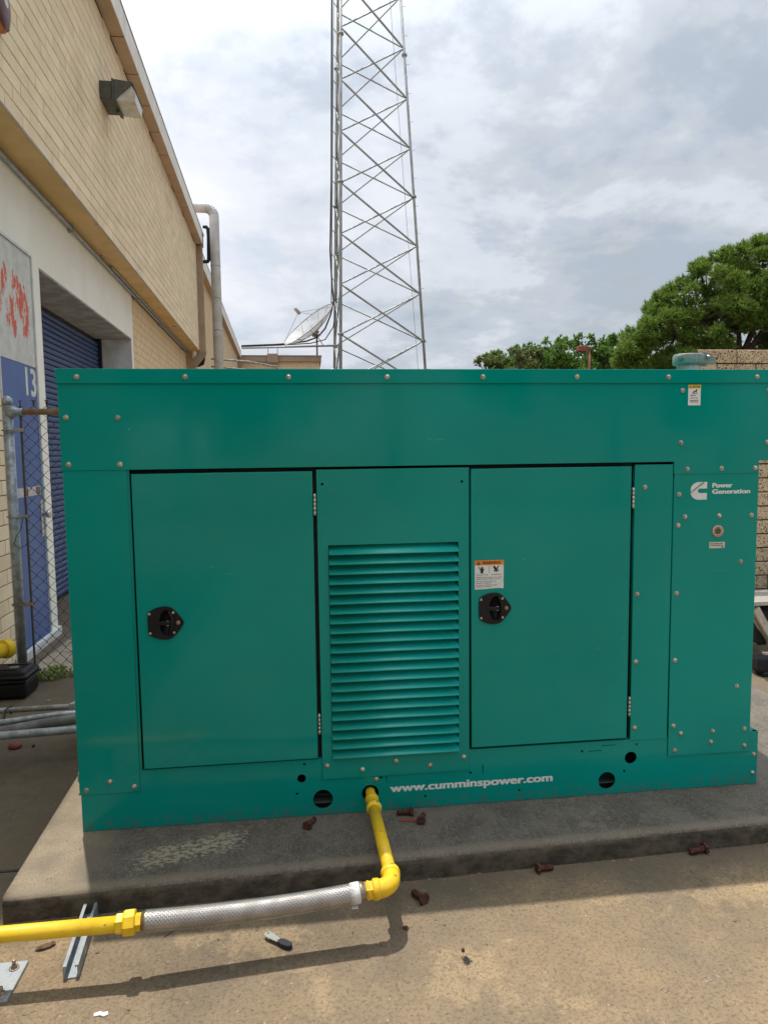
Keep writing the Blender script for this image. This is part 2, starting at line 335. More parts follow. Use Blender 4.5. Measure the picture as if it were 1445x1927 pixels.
def cyl(b, p0, p1, r0, r1=None, n=12, caps=True, smooth=True): tube(b, [p0, p1], [r0, r0 if r1 is None else r1], n, caps, smooth)
def lathe(b, c, axis, prof, n=24, smooth=True, phase=0.):
    c = Vector(c); t = Vector(axis).normalized(); u = t.orthogonal().normalized(); w = t.cross(u); rings = []
    for r, h in prof:
        r *= GS[0]
        if r < 1e-6: rings.append([b.verts.new(c+t*h)])
        else: rings.append([b.verts.new(c+t*h+(u*math.cos(phase+2*math.pi*k/n)+w*math.sin(phase+2*math.pi*k/n))*r) for k in range(n)])
    for a, d in zip(rings, rings[1:]):
        for k in range(n):
            k2 = (k+1) % n
            if len(a) == 1 and len(d) == 1: continue
            if len(a) == 1: f = b.faces.new((a[0], d[k2], d[k]))
            elif len(d) == 1: f = b.faces.new((a[k], a[k2], d[0]))
            else: f = b.faces.new((a[k], a[k2], d[k2], d[k]))
            f.smooth = smooth
    if len(rings[0]) > 1: b.faces.new(rings[0][::-1])
    if len(rings[-1]) > 1: b.faces.new(rings[-1])
def prism(b, poly, axis, a0, a1):
    # poly in the plane normal to axis: axis 'x' -> (y,z), 'y' -> (x,z), 'z' -> (x,y)
    def P(p, a): return {'x': (a, p[0], p[1]), 'y': (p[0], a, p[1]), 'z': (p[0], p[1], a)}[axis]
    A = [b.verts.new(P(p, a0)) for p in poly]; B = [b.verts.new(P(p, a1)) for p in poly]; n = len(poly)
    b.faces.new(A); b.faces.new(B[::-1])
    for k in range(n): b.faces.new((A[k], B[k], B[(k+1) % n], A[(k+1) % n]))
def props(o, label=None, cat=None, group=None, kind=None):
    for k, v in (('label', label), ('category', cat), ('group', group), ('kind', kind)):
        if v: o[k] = v
def finish(b, name, m):
    bmesh.ops.recalc_face_normals(b, faces=b.faces[:]); me = bpy.data.meshes.new(name); b.to_mesh(me); b.free(); me.materials.append(m); return me
def add(name, b, m, parent=None, loc=None, smooth=None, **k):
    me = b if isinstance(b, bpy.types.Mesh) else finish(b, name, m)
    o = bpy.data.objects.new(name, me); COL.objects.link(o)
    if parent is not None:
        off = ORG[parent.name]; o.parent = parent
        if loc is None: me.transform(Matrix.Translation(-off)); ORG[o.name] = off
        else: o.location = Vector(loc)-off; ORG[o.name] = Vector(loc)
    elif loc is not None: o.location = loc; ORG[o.name] = Vector(loc)
    else:
        c = np.array([v.co[:] for v in me.vertices]); q = Vector(((c[:, 0].min()+c[:, 0].max())/2, (c[:, 1].min()+c[:, 1].max())/2, c[:, 2].min()))
        me.transform(Matrix.Translation(-q)); o.location = q; ORG[o.name] = q
    if smooth: me.shade_smooth()
    props(o, **k); return o
def thing(name, loc, label, cat, group=None, M=None):
    o = bpy.data.objects.new(name, None); COL.objects.link(o); o.empty_display_size = .2
    ORG[o.name] = Vector(loc); o.location = (M @ Vector(loc)) if M else loc
    if M: o.rotation_euler = M.to_euler()
    props(o, label, cat, group); return o
def shift(o, d): o.location = Vector(o.location)+Vector(d)
def copy_tree(root, loc, label=None, rotz=0.):
    r = root.copy(); COL.objects.link(r); r.location = loc; r.rotation_euler = (0, 0, rotz)
    if label: r['label'] = label
    for ch in list(root.children):
        c = ch.copy(); COL.objects.link(c); c.parent = r
        for g in ch.children:
            d = g.copy(); COL.objects.link(d); d.parent = c
    return r
def curve_mesh(cu, M):
    ob = bpy.data.objects.new('tmp', cu); COL.objects.link(ob)
    dg = bpy.context.evaluated_depsgraph_get(); me = bpy.data.meshes.new_from_object(ob.evaluated_get(dg)); me.transform(M)
    bpy.data.objects.remove(ob); bpy.data.curves.remove(cu); me.materials.clear(); return me
FACE_Y = Matrix(((1, 0, 0, 0), (0, 0, -1, 0), (0, 1, 0, 0), (0, 0, 0, 1)))      # curve plane -> x,z facing -y
FACE_U = Matrix(((0, 0, 1, 0), (1, 0, 0, 0), (0, 1, 0, 0), (0, 0, 0, 1)))       # curve plane -> v,z facing +u
def rect(x0, x1, z0, z1): return [(x0, z0), (x1, z0), (x1, z1), (x0, z1)]
def circ(x, z, r, n=32): return [(x+r*math.cos(2*math.pi*k/n), z+r*math.sin(2*math.pi*k/n)) for k in range(n)]
def sheet(loops, y0, y1, M=FACE_Y, bev=0.):
    """plate with real holes: y0 = front face, y1 = back face"""
    cu = bpy.data.curves.new('tmp', 'CURVE'); cu.dimensions = '2D'; cu.fill_mode = 'BOTH'; cu.extrude = abs(y1-y0)/2-bev
    if bev: cu.bevel_depth = bev; cu.bevel_resolution = 1; cu.offset = -bev
    for lp in loops:
        s = cu.splines.new('POLY'); s.points.add(len(lp)-1); s.use_cyclic_u = True
        for p, q in zip(s.points, lp): p.co = (q[0], q[1], 0, 1)
    me = curve_mesh(cu, M); c = (y0+y1)/2
    me.transform(Matrix.Translation((0, c, 0) if M is FACE_Y else (c, 0, 0))); return me
def text(s, x0, x1, z0, h, y, m, parent, name='lettering', bold=0., M=FACE_Y, rot=0., th=.0006, label=None):
    cu = bpy.data.curves.new('tmp', 'FONT'); cu.body = s; cu.size = 1; cu.extrude = th/2/max(h, 1e-3)*.7; cu.resolution_u = 4
    me = curve_mesh(cu, Matrix.Identity(4))
    if bold:                                  # heavier strokes: shifted copies a hair apart in depth
        t = bmesh.new(); zz = 0
        for dx, dy in ((0, 0), (-bold, -bold*.45), (bold, bold*.45), (-bold, bold*.45), (bold, -bold*.45)):
            q = bmesh.new(); q.from_mesh(me); merge(t, q, Matrix.Translation((dx, dy, zz))); zz -= .0012
        me2 = bpy.data.meshes.new(name); t.to_mesh(me2); t.free(); me = me2
    c = np.array([v.co[:] for v in me.vertices]); a, b_ = c[:, 0].min(), c[:, 0].max(); zz0, zz1 = c[:, 1].min(), c[:, 1].max()
    sc_z = h/(zz1-zz0); sc_x = (x1-x0)/(b_-a) if x1 is not None else sc_z
    me.transform(Matrix.Translation((-a, -zz0, 0))); me.transform(Matrix.Diagonal((sc_x, sc_z, sc_z, 1)))
    if rot: me.transform(Matrix.Rotation(rot, 4, 'Z'))
    me.transform(Matrix.Translation((x0, z0, 0))); me.transform(M); me.transform(Matrix.Translation((0, y, 0) if M is FACE_Y else (y, 0, 0)))
    me.materials.append(m); return add(name, me, m, parent, label=label)
def sheet_obj(name, loops, y0, y1, m, parent, M=FACE_Y, bev=0., **k):
    me = sheet(loops, y0, y1, M, bev); me.materials.append(m); return add(name, me, m, parent, **k)

# ------------------------------------------------------------------ ground, pad
b = bm()
g = [-400, -60, -12, -4, 0, 4, 12, 60, 400]
vs = [[b.verts.new((x, y, G)) for y in g] for x in g]
for i in range(8):
    for j in range(8): b.faces.new((vs[i][j], vs[i+1][j], vs[i+1][j+1], vs[i][j+1]))
add('ground', b, GROUND, loc=(0, 0, 0), kind='structure')

# the equipment pad: front edge runs 1.9 degrees off the cabinet, worn rounded arris
b = bm(); n = 90
prof = [(0.0, G-.02), (.0, -.030), (.004, -.012), (.014, -.003), (.034, 0.0)]
def pad_front(x): return -.352+.0335*x
cols = []
for i in range(n+1):
    x = -1.03+i*(3.75)/n; yf = pad_front(x)
    j = .0035*mnoise.noise(Vector((x*9, 0, 3)))+.002*mnoise.noise(Vector((x*31, 2, 1)))
    row = [b.verts.new((x, yf+d+(j if z > -.05 else 0), z+(j*.6 if -.05 < z < -.001 else 0))) for d, z in prof]
    xb = x if i else -1.088
    row.append(b.verts.new((x-.058*(x < -1.0), 1.30, 0))); row.append(b.verts.new((x-.058*(x < -1.0), 1.30, G-.02))); cols.append(row)
for a, c in zip(cols, cols[1:]):
    for k in range(len(a)-1):
        f = b.faces.new((a[k], c[k], c[k+1], a[k+1])); f.smooth = k in (1, 2, 3)
b.faces.new(cols[0]); b.faces.new(cols[-1][::-1])
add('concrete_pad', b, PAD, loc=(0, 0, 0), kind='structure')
b = bm(); box(b, -6, -1.10, -.086, -.074, G, G+.004); add('expansion_joint', b, GRIT, kind='structure')
b = bm()
for i in range(60):                                    # crumbled mortar and dirt along the foot of the pad
    x = random.uniform(-1.0, 2.4); s = random.uniform(.0015, .006)
    t = bmesh.new(); bmesh.ops.create_icosphere(t, subdivisions=1, radius=s)
    merge(b, t, Matrix.Translation((x, pad_front(x)-random.uniform(.0, .022), G+s*.3)) @ Matrix.Diagonal((random.uniform(1, 3), 1, .5, 1)))
for i in range(230):                                   # stray grains over the yard
    x = random.uniform(-1.3, 2.0); y = -.40-random.random()**2*.75; s = random.uniform(.0012, .0042)
    t = bmesh.new(); bmesh.ops.create_icosphere(t, subdivisions=1, radius=s)
    merge(b, t, Matrix.Translation((x, y, G+s*.3)) @ Matrix.Rotation(random.uniform(0, 3), 4, 'Z') @ Matrix.Diagonal((random.uniform(1, 2.2), 1, .6, 1)))
for i in range(90):
    x = random.uniform(-.95, 2.2); y = random.uniform(-.30, -.01); s = random.uniform(.0010, .0030)
    t = bmesh.new(); bmesh.ops.create_icosphere(t, subdivisions=1, radius=s); merge(b, t, Matrix.Translation((x, y, s*.3)))
add('gravel', b, gen_mat('pale_crumbs', (.24, .20, .145), (.10, .085, .06), 40, rough=.95), kind='stuff', label='pale crumbs of grit strewn along the pad and over the yard', cat='grit')

# sidewalk strip behind the fence
b = bm(); box(b, -2.0, .6, 2.36, 2.9, G-.02, G+.012, .006); box(b, -2.0, .6, 2.91, 9.5, G-.02, G+.012, .006)
add('sidewalk', b, gen_mat('walk_concrete', (.36, .31, .23), (.26, .215, .155), 5, rough=.9, bump=.4, bscale=90, speck=((.16, .13, .10), 90, .6, .05)), kind='structure')

# ------------------------------------------------------------------ generator
gen = thing('generator', (.5, .55, 0), 'big teal green generator cabinet standing on the concrete pad', 'generator')
X0, X1 = -.888, 1.896
b = bm(); box(b, X0+.02, X1-.02, .09, 1.05, .06, 1.74); add('inner_frame', b, DARK, gen)
b = bm()
box(b, X0, X0+.02, .004, 1.07, .15, 1.75); box(b, X1-.022, X1-.002, .004, 1.07, .24, 1.40); box(b, X0, X1, 1.05, 1.075, .01, 1.75)
add('side_panel', b, GREEN, gen)
b = bm(); box(b, X0-.006, 1.985, -.004, 1.085, 1.764, 1.786, .004); add('roof', b, GREEN, gen)
# skid base: sheet with real punched holes
holes = [circ(-.034, .159, .0175), circ(.050, .066, .040), circ(.243, .079, .034), circ(1.358, .155, .0265), circ(1.253, .061, .0375)]
small = [(-.022, .218), (-.054, .096), (.288, .141), (.661, .136), (.470, .049), (.870, .046), (1.142, .197), (1.383, .212), (1.330, .098)]
holes += [circ(x, z, .0052, 14) for x, z in small]
holes += [rect(.3085, .3115, .120, .148), rect(.711, .715, .128, .166), rect(1.170, 1.228, .1935, .1965), rect(1.228, 1.288, .2145, .2175)]
sk = sheet_obj('skid_base', [rect(-.886, 1.938, .002, .236)]+holes, .0, .004, GREEN, gen)
b = bm(); box(b, -.886, 1.938, .004, .02, .226, .236); box(b, -.886, -.866, .02, 1.07, .002, .236); box(b, 1.918, 1.938, .0045, 1.07, .002, .236); box(b, 1.86, 1.918, .02, 1.07, .226, .236); box(b, -.886, 1.938, 1.07, 1.08, .002, .236)
add('skid_rail', b, GREEN, gen)
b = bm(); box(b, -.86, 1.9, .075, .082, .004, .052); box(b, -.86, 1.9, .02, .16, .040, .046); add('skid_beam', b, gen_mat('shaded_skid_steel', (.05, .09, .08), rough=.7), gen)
# fixed panels (front faces a few mm apart where they lap)
sheet_obj('corner_panel', [rect(-.890, -.662, .151, 1.412)], -.004, .012, GREEN, gen, bev=.0012)
sheet_obj('right_panel', [rect(1.522, 1.896, .152, 1.372)], -.005, .012, GREEN, gen, bev=.0012)
sheet_obj('narrow_panel', [rect(1.352, 1.517, .232, 1.402)], -.003, .020, GREEN, gen, bev=.0012)
sheet_obj('upper_panel', [[(-.892, 1.412), (1.518, 1.412), (1.518, 1.360), (1.893, 1.360), (1.893, 1.412), (1.975, 1.412), (1.975, 1.762), (-.892, 1.762)]], -.007, .012, GREEN, gen, bev=.0012)
sheet_obj('roof_trim', [rect(-.896, 1.985, 1.733, 1.787)], -.013, -.0078, GREEN, gen, bev=.0015)
sheet_obj('door_post', [rect(-.662, -.652, .151, 1.412)], .001, .014, GREEN, gen)
lp = sheet_obj('louvre_panel', [rect(.050, .655, .150, 1.402), rect(.091, .611, .236, 1.104), circ(.072, 1.345, .0052, 14), circ(.626, 1.346, .0052, 14)], -.005, .014, GREEN, gen, bev=.001)
# louvre blades
p = .0394
prof = [(.026, p*.98), (.0200, p*.80), (.0120, p*.62), (.004, p*.50), (-.0175, p*.15), (-.0205, p*.05), (-.0203, -p*.03), (-.0188, -p*.02), (-.0165, p*.10), (.0045, p*.44), (.0130, p*.57), (.0215, p*.77), (.0275, p*.96)]
b = bm()
A = [b.verts.new((.0925, y, z)) for y, z in prof]; B = [b.verts.new((.6095, y, z)) for y, z in prof]
for k in range(len(prof)):
    k2 = (k+1) % len(prof); b.faces.new((A[k], B[k], B[k2], A[k2]))
b.faces.new(A[::-1]); b.faces.new(B)
for f in b.faces:
    if len(f.verts) == 4: f.smooth = True
bme = finish(b, 'louvre_blade', GREEN_LIT)
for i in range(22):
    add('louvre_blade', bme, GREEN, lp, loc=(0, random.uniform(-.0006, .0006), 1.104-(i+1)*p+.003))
# doors
LS = .0020
def bowl_loop(cx, cz, q=1.): return [(cx+(2+13*math.cos(t)*q)*LS, cz+25*math.sin(t)*LS*q) for t in [2*math.pi*k/32 for k in range(32)]]
def door(x0, x1, z0, z1, cx, cz):
    return sheet_obj('door', [rect(x0, x1, z0, z1), bowl_loop(cx, cz, 1.04)], -.010, .022, GREEN, gen, bev=.0025)
d1 = door(-.643, .034, .243, 1.396, -.539, .822); d2 = door(.663, 1.333, .247, 1.396, .759, .829)
b = bm()
b.free()
for x0, x1 in ((-.652, .050), (.655, 1.352)):
    b = bm(); box(b, x0, x1, .024, .034, .236, 1.408); add('door_frame', b, RUBBER, gen)
def hinge(x, z, par):
    b = bm(); k = 5
    for i in range(k): cyl(b, (x, -.010, z+i*.083/k+.0006), (x, -.010, z+(i+1)*.083/k-.0006), .0052, n=10)
    cyl(b, (x, -.010, z-.002), (x, -.010, z+.085), .0032, n=8); box(b, x-.001, x+.001, -.008, .02, z, z+.083)
    return add('hinge', b, HINGE, par)
hinge(.0415, 1.224, d1); hinge(.0415, .343, d1); hinge(1.3425, 1.224, d2); hinge(1.3425, .342, d2)
def spline(pts, n=8):
    o = []; m_ = len(pts)
    for i in range(m_):
        p0, p1, p2, p3 = (Vector(pts[(i+j-1) % m_]) for j in range(4))
        for k in range(n):
            t = k/n; o.append(tuple(.5*((2*p1)+(-p0+p2)*t+(2*p0-5*p1+4*p2-p3)*t*t+(-p0+3*p1-3*p2+p3)*t**3)))
    return o
def latch(cx, cz, par):
    y = -.0102; s = LS
    ol = [(-34, 20), (-29, 24), (-16, 29.5), (0, 31.5), (12, 29), (24, 19), (33, 8), (37, 0), (33, -8), (24, -19), (12, -29), (0, -31.5), (-16, -29.5), (-29, -24), (-34, -20), (-35.5, 0)]
    ol = spline([(cx+a*s*.93, cz+c*s*1.03, 0) for a, c in ol], 4); ol = [(q[0], q[1]) for q in ol]
    bowl = [(cx+(2+13*math.cos(t))*s, cz+25*math.sin(t)*s) for t in [2*math.pi*k/32 for k in range(32)]]
    pl = sheet_obj('latch_plate', [ol, bowl], y-.006, y, PLASTIC, par, bev=.0015)
    b = bm(); rings = []
    for q, d in ((1., .0), (.92, .010), (.7, .019), (.35, .024)):
        rings.append([b.verts.new((cx+(2+13*math.cos(t)*q)*s, y-.004+d, cz+25*math.sin(t)*s*q)) for t in [2*math.pi*k/24 for k in range(24)]])
    for a, c in zip(rings, rings[1:]):
        for k in range(24): f = b.faces.new((a[k], c[k], c[(k+1) % 24], a[(k+1) % 24])); f.smooth = True
    b.faces.new(rings[-1])
    add('latch_bowl', b, PLASTIC, par)
    b = bm()
    pts = [(cx+(4+11*math.cos(t)*.9)*s, y-.010, cz+24*math.sin(t)*s) for t in [(-.42+.84*k/8)*math.pi for k in range(9)]]
    tube(b, pts, [.003, .0055, .0068, .0072, .0074, .0072, .0068, .0055, .003], 8)
    box(b, cx-16*s, cx+13*s, y-.0095, y-.004, cz-3.6*s, cz+3.6*s, .001)
    add('latch_handle', b, PLASTIC, par)
    b = bm()
    for k in (-1, 1): cyl(b, (cx+3*s, y-.0097, cz+k*4.3*s), (cx+7*s, y-.0097, cz+k*4.3*s), .0011, n=6)
    for a, c in ((-29, 19), (-28.5, -19), (15.5, 20), (16, -19)):
        x, z = cx+a*s, cz+c*s; lathe(b, (x, y-.006, z), (0, -1, 0), [(.0048, -.001), (.0048, .0010), (.0040, .0018), (.0020, .0018), (.0016, -.0002), (0, -.0002)], 12)
    add('latch_screw', b, SILVER, par)
    b = bm(); lathe(b, (cx+24*s, y-.006, cz), (0, -1, 0), [(.0082, -.001), (.0082, .0012), (.007, .0024), (0, .0024)], 16); box(b, cx+23.6*s, cx+24.4*s, y-.0090, y-.0083, cz-.0042, cz+.0042); add('lock_cylinder', b, BRASS, par)
latch(-.539, .822, d1); latch(.759, .829, d2)
# bolts
b = bm()
lathe(b, (0, 0, 0), (0, -1, 0), [(.0098, 0), (.0098, .0016), (.0090, .0022), (.0066, .0023)], 16)
lathe(b, (0, -.0022, 0), (0, -1, 0), [(.0066, 0), (.0066, .0038), (.0050, .0052), (.0020, .0056), (0, .0056)], 6, smooth=False)
bolt_me = finish(b, 'bolt', STEEL)
BT = [(x, 1.757, -.013) for x in (-.820, -.431, -.048, .331, .710, 1.095, 1.481, 1.867)]
BT += [(x, z, -.007) for x, z in ((-.867, 1.609), (-.682, 1.607), (-.866, 1.435), (-.682, 1.433), (1.547, 1.703), (1.924, 1.702), (1.545, 1.490), (1.927, 1.488), (1.576, 1.381), (1.727, 1.382), (1.877, 1.382))]
BT += [(1.395, 1.309, -.003), (1.370, .863, -.003), (1.371, .574, -.003), (1.372, .287, -.003)]
BT += [(x, z, -.005) for x, z in ((1.544, 1.277), (1.572, 1.183), (1.724, 1.184), (1.869, 1.183), (1.543, 1.148), (1.826, .987), (1.543, .861), (1.544, .573), (1.828, .446), (1.544, .286), (1.578, .251), (1.724, .252), (1.716, .205), (1.869, .255), (1.872, .179), (1.554, .177))]
BT += [(1.920, .135, 0), (1.918, .051, 0), (.268, .136, 0)]
BT += [(-.864, .171, -.004), (-.775, .200, -.004), (-.684, .174, -.004), (.070, .208, -.005), (.212, .183, -.005), (.350, .209, -.005), (.491, .182, -.005), (.632, .209, -.005)]
for x, z, y in BT:
    o = add('bolt', bolt_me, STEEL, gen, loc=(x, y, z)); o.rotation_euler = (0, random.uniform(0, 1), 0)
# lettering, logo, labels
text('www.cumminspower.com', .324, 1.014, .0655, .0415, -.0006, DECAL, sk, 'web_address', bold=.040)
b = bm()
cxl, czc, rr = 1.6300, 1.2895, .0375
def logo_poly():
    o = [(1.6655, 1.3265)]
    o += [(cxl+rr*math.cos(t), czc+.0368*math.sin(t)) for t in [math.pi/2+math.pi*k/16 for k in range(17)]]
    o += [(1.6655, 1.2530), (1.6655, 1.2805)]
    o += [(1.6345+.0095*math.cos(t), 1.2898+.0093*math.sin(t)) for t in [-math.pi/2-math.pi*k/8 for k in range(9)]]
    o += [(1.6655, 1.2991)]; return o
lg = sheet_obj('logo', [logo_poly()], -.0062, -.0052, DECAL, gen)
text('Cummins', 1.5955, 1.667, 1.2790, .0118, -.0064, gen_mat('logo_green_ink', (.003, .10, .08), rough=.4), lg, bold=.012, rot=R(36))
text('Power', 1.689, 1.779, 1.3015, .0195, -.0056, DECAL, gen, 'brand_lettering', bold=.048)
text('Generation', 1.689, 1.859, 1.2755, .0195, -.0056, DECAL, gen, 'brand_lettering', bold=.048)
b = bm(); lathe(b, (1.719, -.005, 1.119), (0, -1, 0), [(.0245, 0), (.0245, .003), (.0225, .0045), (.0145, .0045), (.0135, .003), (0, .003)], 32); ga = add('sight_gauge', b, RING, gen)
b = bm(); lathe(b, (1.719, -.0078, 1.119), (0, -1, 0), [(.0135, 0), (.0135, .0008), (.010, .0016), (0, .0018)], 24); add('lens', b, OLIVE, ga)
b = bm()
for k in range(26):
    if k % 13 in (0,): continue
    t = 2*math.pi*k/26; c, s_ = math.cos(t), math.sin(t); x, z = 1.719+.0185*c, 1.119+.0185*s_
    d = .0026 if k % 3 else .0032
    pts = [(x+c*a*d-s_*w*.0011, z+s_*a*d+c*w*.0011) for a, w in ((-1, -1), (1, -1), (1, 1), (-1, 1))]; prism(b, pts, 'y', -.0100, -.0094)
lathe(b, (1.719, -.005, 1.119), (0, -1, 0), [(.0265, 0), (.0265, .001), (.0246, .001), (.0246, 0)], 32)
add('ring_print', b, REDR, ga)
lb = sheet_obj('serial_label', [rect(1.683, 1.752, 1.047, 1.073)], -.0062, -.0052, CREAM, gen)
b = bm()
def words(b, x0, x1, z, h, y, mn=.003, mxx=.009):
    x = x0
    while x < x1-mn:
        w = min(random.uniform(mn, mxx), x1-x); box(b, x, x+w, y-.0003, y, z, z+h); x += w+h*.7
words(b, 1.687, 1.747, 1.0645, .0034, -.0062); words(b, 1.687, 1.741, 1.0575, .0034, -.0062); box(b, 1.738, 1.746, -.0065, -.0062, 1.0495, 1.0545); add('print', b, INK, lb)
# warning label on the right door
Y = -.0102
wl = sheet_obj('warning_label', [[(.677, .908), (.715, .909), (.755, .9115), (.785, .9120), (.7945, .9085), (.796, .9125), (.7965, 1.0265), (.677, 1.0265)]], Y-.0006, Y, DECAL, d2)
sheet_obj('orange_band', [rect(.6765, .797, 1.0065, 1.0272)], Y-.0011, Y-.0007, ORANGE, wl) if False else None
def lab(name, loops, m, par=d2, y=Y-.0007, M=FACE_Y): return sheet_obj(name, loops, y-.0004, y, m, par)
lab('orange_band', [rect(.677, .7965, 1.0072, 1.0268)], ORANGE)
lab('warning_symbol', [[(.685, 1.0095), (.700, 1.0095), (.6925, 1.0235)], [(.6915, 1.0125), (.6935, 1.0125), (.6938, 1.0190), (.6912, 1.0190)]], INK, y=Y-.0012)
text('WARNING', .708, .784, 1.0102, .0132, Y-.0015, INK, d2, 'warning_word', bold=.02)
hand = [(-6, -17), (6, -17), (7, -9), (10, -2), (12, 6), (10, 8), (7, 2), (6.5, 14), (4.5, 14.5), (4, 3), (3, 17), (.6, 17.5), (.4, 4), (-1, 16), (-3.4, 15.5), (-3, 3), (-5, 12), (-7, 11), (-7.5, -2), (-6.5, -9)]
lab('hand_symbol', [[(.7060+a*.00082, .9875+c*.00082) for a, c in hand]], INK)
lab('bolt_symbol', [[(.690, 1.0035), (.6955, .9975), (.693, .9955), (.700, .9885), (.6945, .9915), (.697, .9945), (.6915, .9985), (.694, 1.0008)]], INK)
blade = [(-14, 16), (-4, 15), (2, 6), (10, 16), (15, 16), (8, 4), (5, -2), (14, -1), (16, -4), (8, -6), (13, -11), (4, -8), (2, -16), (-1, -8), (-7, -9), (-9, -12), (-11, -8), (-6, -1), (-12, 6)]
lab('blade_symbol', [[(.7645+a*.00088, .9890+c*.00088) for a, c in blade]], INK)
lab('divider', [rect(.7352, .7364, .974, 1.004)], INK)
for s, x0, x1, z, h in (('Hazardous Voltage', .682, .7325, .9655, .0042), ('Rotating Parts', .746, .787, .9660, .0042), ('Equipment with automatic or remote', .682, .788, .9545, .0045), ('control will start without warning.', .682, .783, .9475, .0045),
                        ('Can cause severe injury and', .682, .765, .9385, .0045), ('damage to equipment.', .682, .748, .9315, .0045), ('See Service Manual for proper', .682, .770, .9230, .0045), ('servicing procedures.', .682, .746, .9165, .0045)):
    text(s, x0, x1, z, h, Y-.0009, INK, d2, 'label_text', bold=.02)
# caution label on the upper panel
Y = -.0072
sheet_obj('caution_label', [rect(1.571, 1.625, 1.642, 1.7245)], Y-.0006, Y, DECAL, gen)
lab('yellow_band', [rect(1.571, 1.625, 1.7115, 1.7250)], YPRINT, gen, Y-.0007)
lab('warning_symbol', [[(1.5745, 1.7137), (1.5825, 1.7137), (1.5785, 1.7215)]], INK, gen, Y-.0012)
text('CAUTION', 1.5850, 1.6215, 1.7137, .0078, Y-.0014, INK, gen, 'caution_word', bold=.02)
b = bm()
hot = [(-9, -5), (-8, -1), (-2, 2), (4, 5), (9, 11), (10, 5), (7, 0), (7, -5), (4, -5), (4, -1), (-1, -2), (-4, -6)]
prism(b, [(1.600+a*.0010, 1.6985+c*.0010) for a, c in hot], 'y', Y-.0012, Y-.0007)
prism(b, rect(1.588, 1.610, 1.6895, 1.6915), 'y', Y-.0012, Y-.0007)
words(b, 1.582, 1.606, 1.6805, .0032, Y-.0007); words(b, 1.582, 1.614, 1.6705, .0030, Y-.0007)
words(b, 1.580, 1.615, 1.6600, .0030, Y-.0007); words(b, 1.580, 1.613, 1.6545, .0030, Y-.0007); add('print', b, INK, gen)
# exhaust outlet with its flap cap
GS[0] = .68
b = bm(); lathe(b, (1.862, .5, 1.780), (0, 0, 1), [(.110, .0), (.108, .012), (.092, .035), (.078, .050), (.075, .075), (.078, .100), (.072, .102)], 36); ex = add('exhaust_outlet', b, GALVC, gen)
b = bm()
lathe(b, (1.862, .5, 1.866), (0.03, 0, 1), [(.078, .0), (.102, .003), (.105, .010), (.105, .040), (.103, .043), (.103, .046), (.098, .050), (0, .056)], 36)
add('rain_cap', b, GREYCAP, ex)
b = bm()
prism(b, [(1.915, 1.925), (1.945, 1.918), (1.972, 1.897), (1.982, 1.876), (1.974, 1.866), (1.940, 1.868), (1.915, 1.874)], 'y', .455, .470); add('hinge_plate', b, GREYCAP, ex); b = bm()
prism(b, [(1.915, 1.925), (1.945, 1.918), (1.972, 1.897), (1.982, 1.876), (1.974, 1.866), (1.940, 1.868), (1.915, 1.874)], 'y', .53, .545)
box(b, 1.912, 1.965, .470, .53, 1.876, 1.905, .005); lathe(b, (1.798, .46, 1.900), (0, 0, 1), [(.018, -.012), (.022, .0), (.016, .014), (0, .018)], 12)
add('counterweight', b, GREYCAP, ex)
b = bm(); lathe(b, (1.935, .455, 1.902), (0, -1, 0), [(.013, 0), (.013, .006), (.006, .008), (.006, .018), (0, .018)], 6); add('pivot_bolt', b, STEEL, ex)
GS[0] = 1.0

# ------------------------------------------------------------------ gas line in front
GS[0] = .86
gp = thing('gas_pipe', (-.2, -.62, G), 'yellow gas pipe with a braided steel hose in front of the generator', 'gas pipe')
pz = .079; ex_, ey_ = .256, -.600
b = bm(); tube(b, [(.243, .08, pz), (.2432, -.03, pz), (.2445, -.14, pz)], .0235, 20); add('pipe', b, YELLOW, gp)
b = bm(); tube(b, [(.2442, -.125, pz), (.2555, -.545, pz)], .0262, 20); add('pipe', b, YELLOW, gp)
b = bm(); d = Vector((.0108, -.56, 0)).normalized()
lathe(b, (.2435, -.048, pz), d, [(.024, 0), (.031, .001), (.031, .014), (.0275, .018), (.0285, .040), (.0285, .062), (.034, .066), (.036, .074), (.034, .082), (.026, .090)], 24); add('coupling', b, YELLOW, gp)
# elbow
b = bm(); Rb = .052; yl = -.624
arc = [(ex_, -.535, pz), (ex_, -.600+.022, pz)]
c0 = (ex_-Rb, yl+Rb)
ang = [(c0[0]+Rb*math.cos(t), c0[1]+Rb*math.sin(t), pz) for t in [-math.pi/2*k/9 for k in range(10)]]
tube(b, [(ex_+.0, -.540, pz)]+ang+[(c0[0]-.012, yl, pz)], .0335, 24)
lathe(b, (ex_, -.562, pz), (0, 1, 0), [(.0335, 0), (.0375, .004), (.0375, .020), (.0345, .026), (.026, .027)], 24)
lathe(b, (c0[0]+.008, yl, pz), (-1, 0, 0), [(.0335, 0), (.0375, .004), (.0375, .018), (.0345, .023), (.02, .024)], 24)
add('elbow', b, YELLOW, gp)
def hline(x): return (x, -.624+(x-.20)*.0775, pz-.013*max(0, 1-((x+.17)/.36)**2))
dl = (Vector(hline(-.5))-Vector(hline(.16))).normalized()
b = bm(); lathe(b, hline(.196), dl, [(.030, 0), (.030, .008), (.0345, .009), (.0345, .026), (.0305, .028), (.031, .036), (.024, .038)], 6, smooth=False, phase=.3)
lathe(b, hline(.180), dl, [(.027, 0), (.0335, .002), (.0335, .007), (.029, .009)], 20); add('hex_bushing', b, YELLOW, gp)
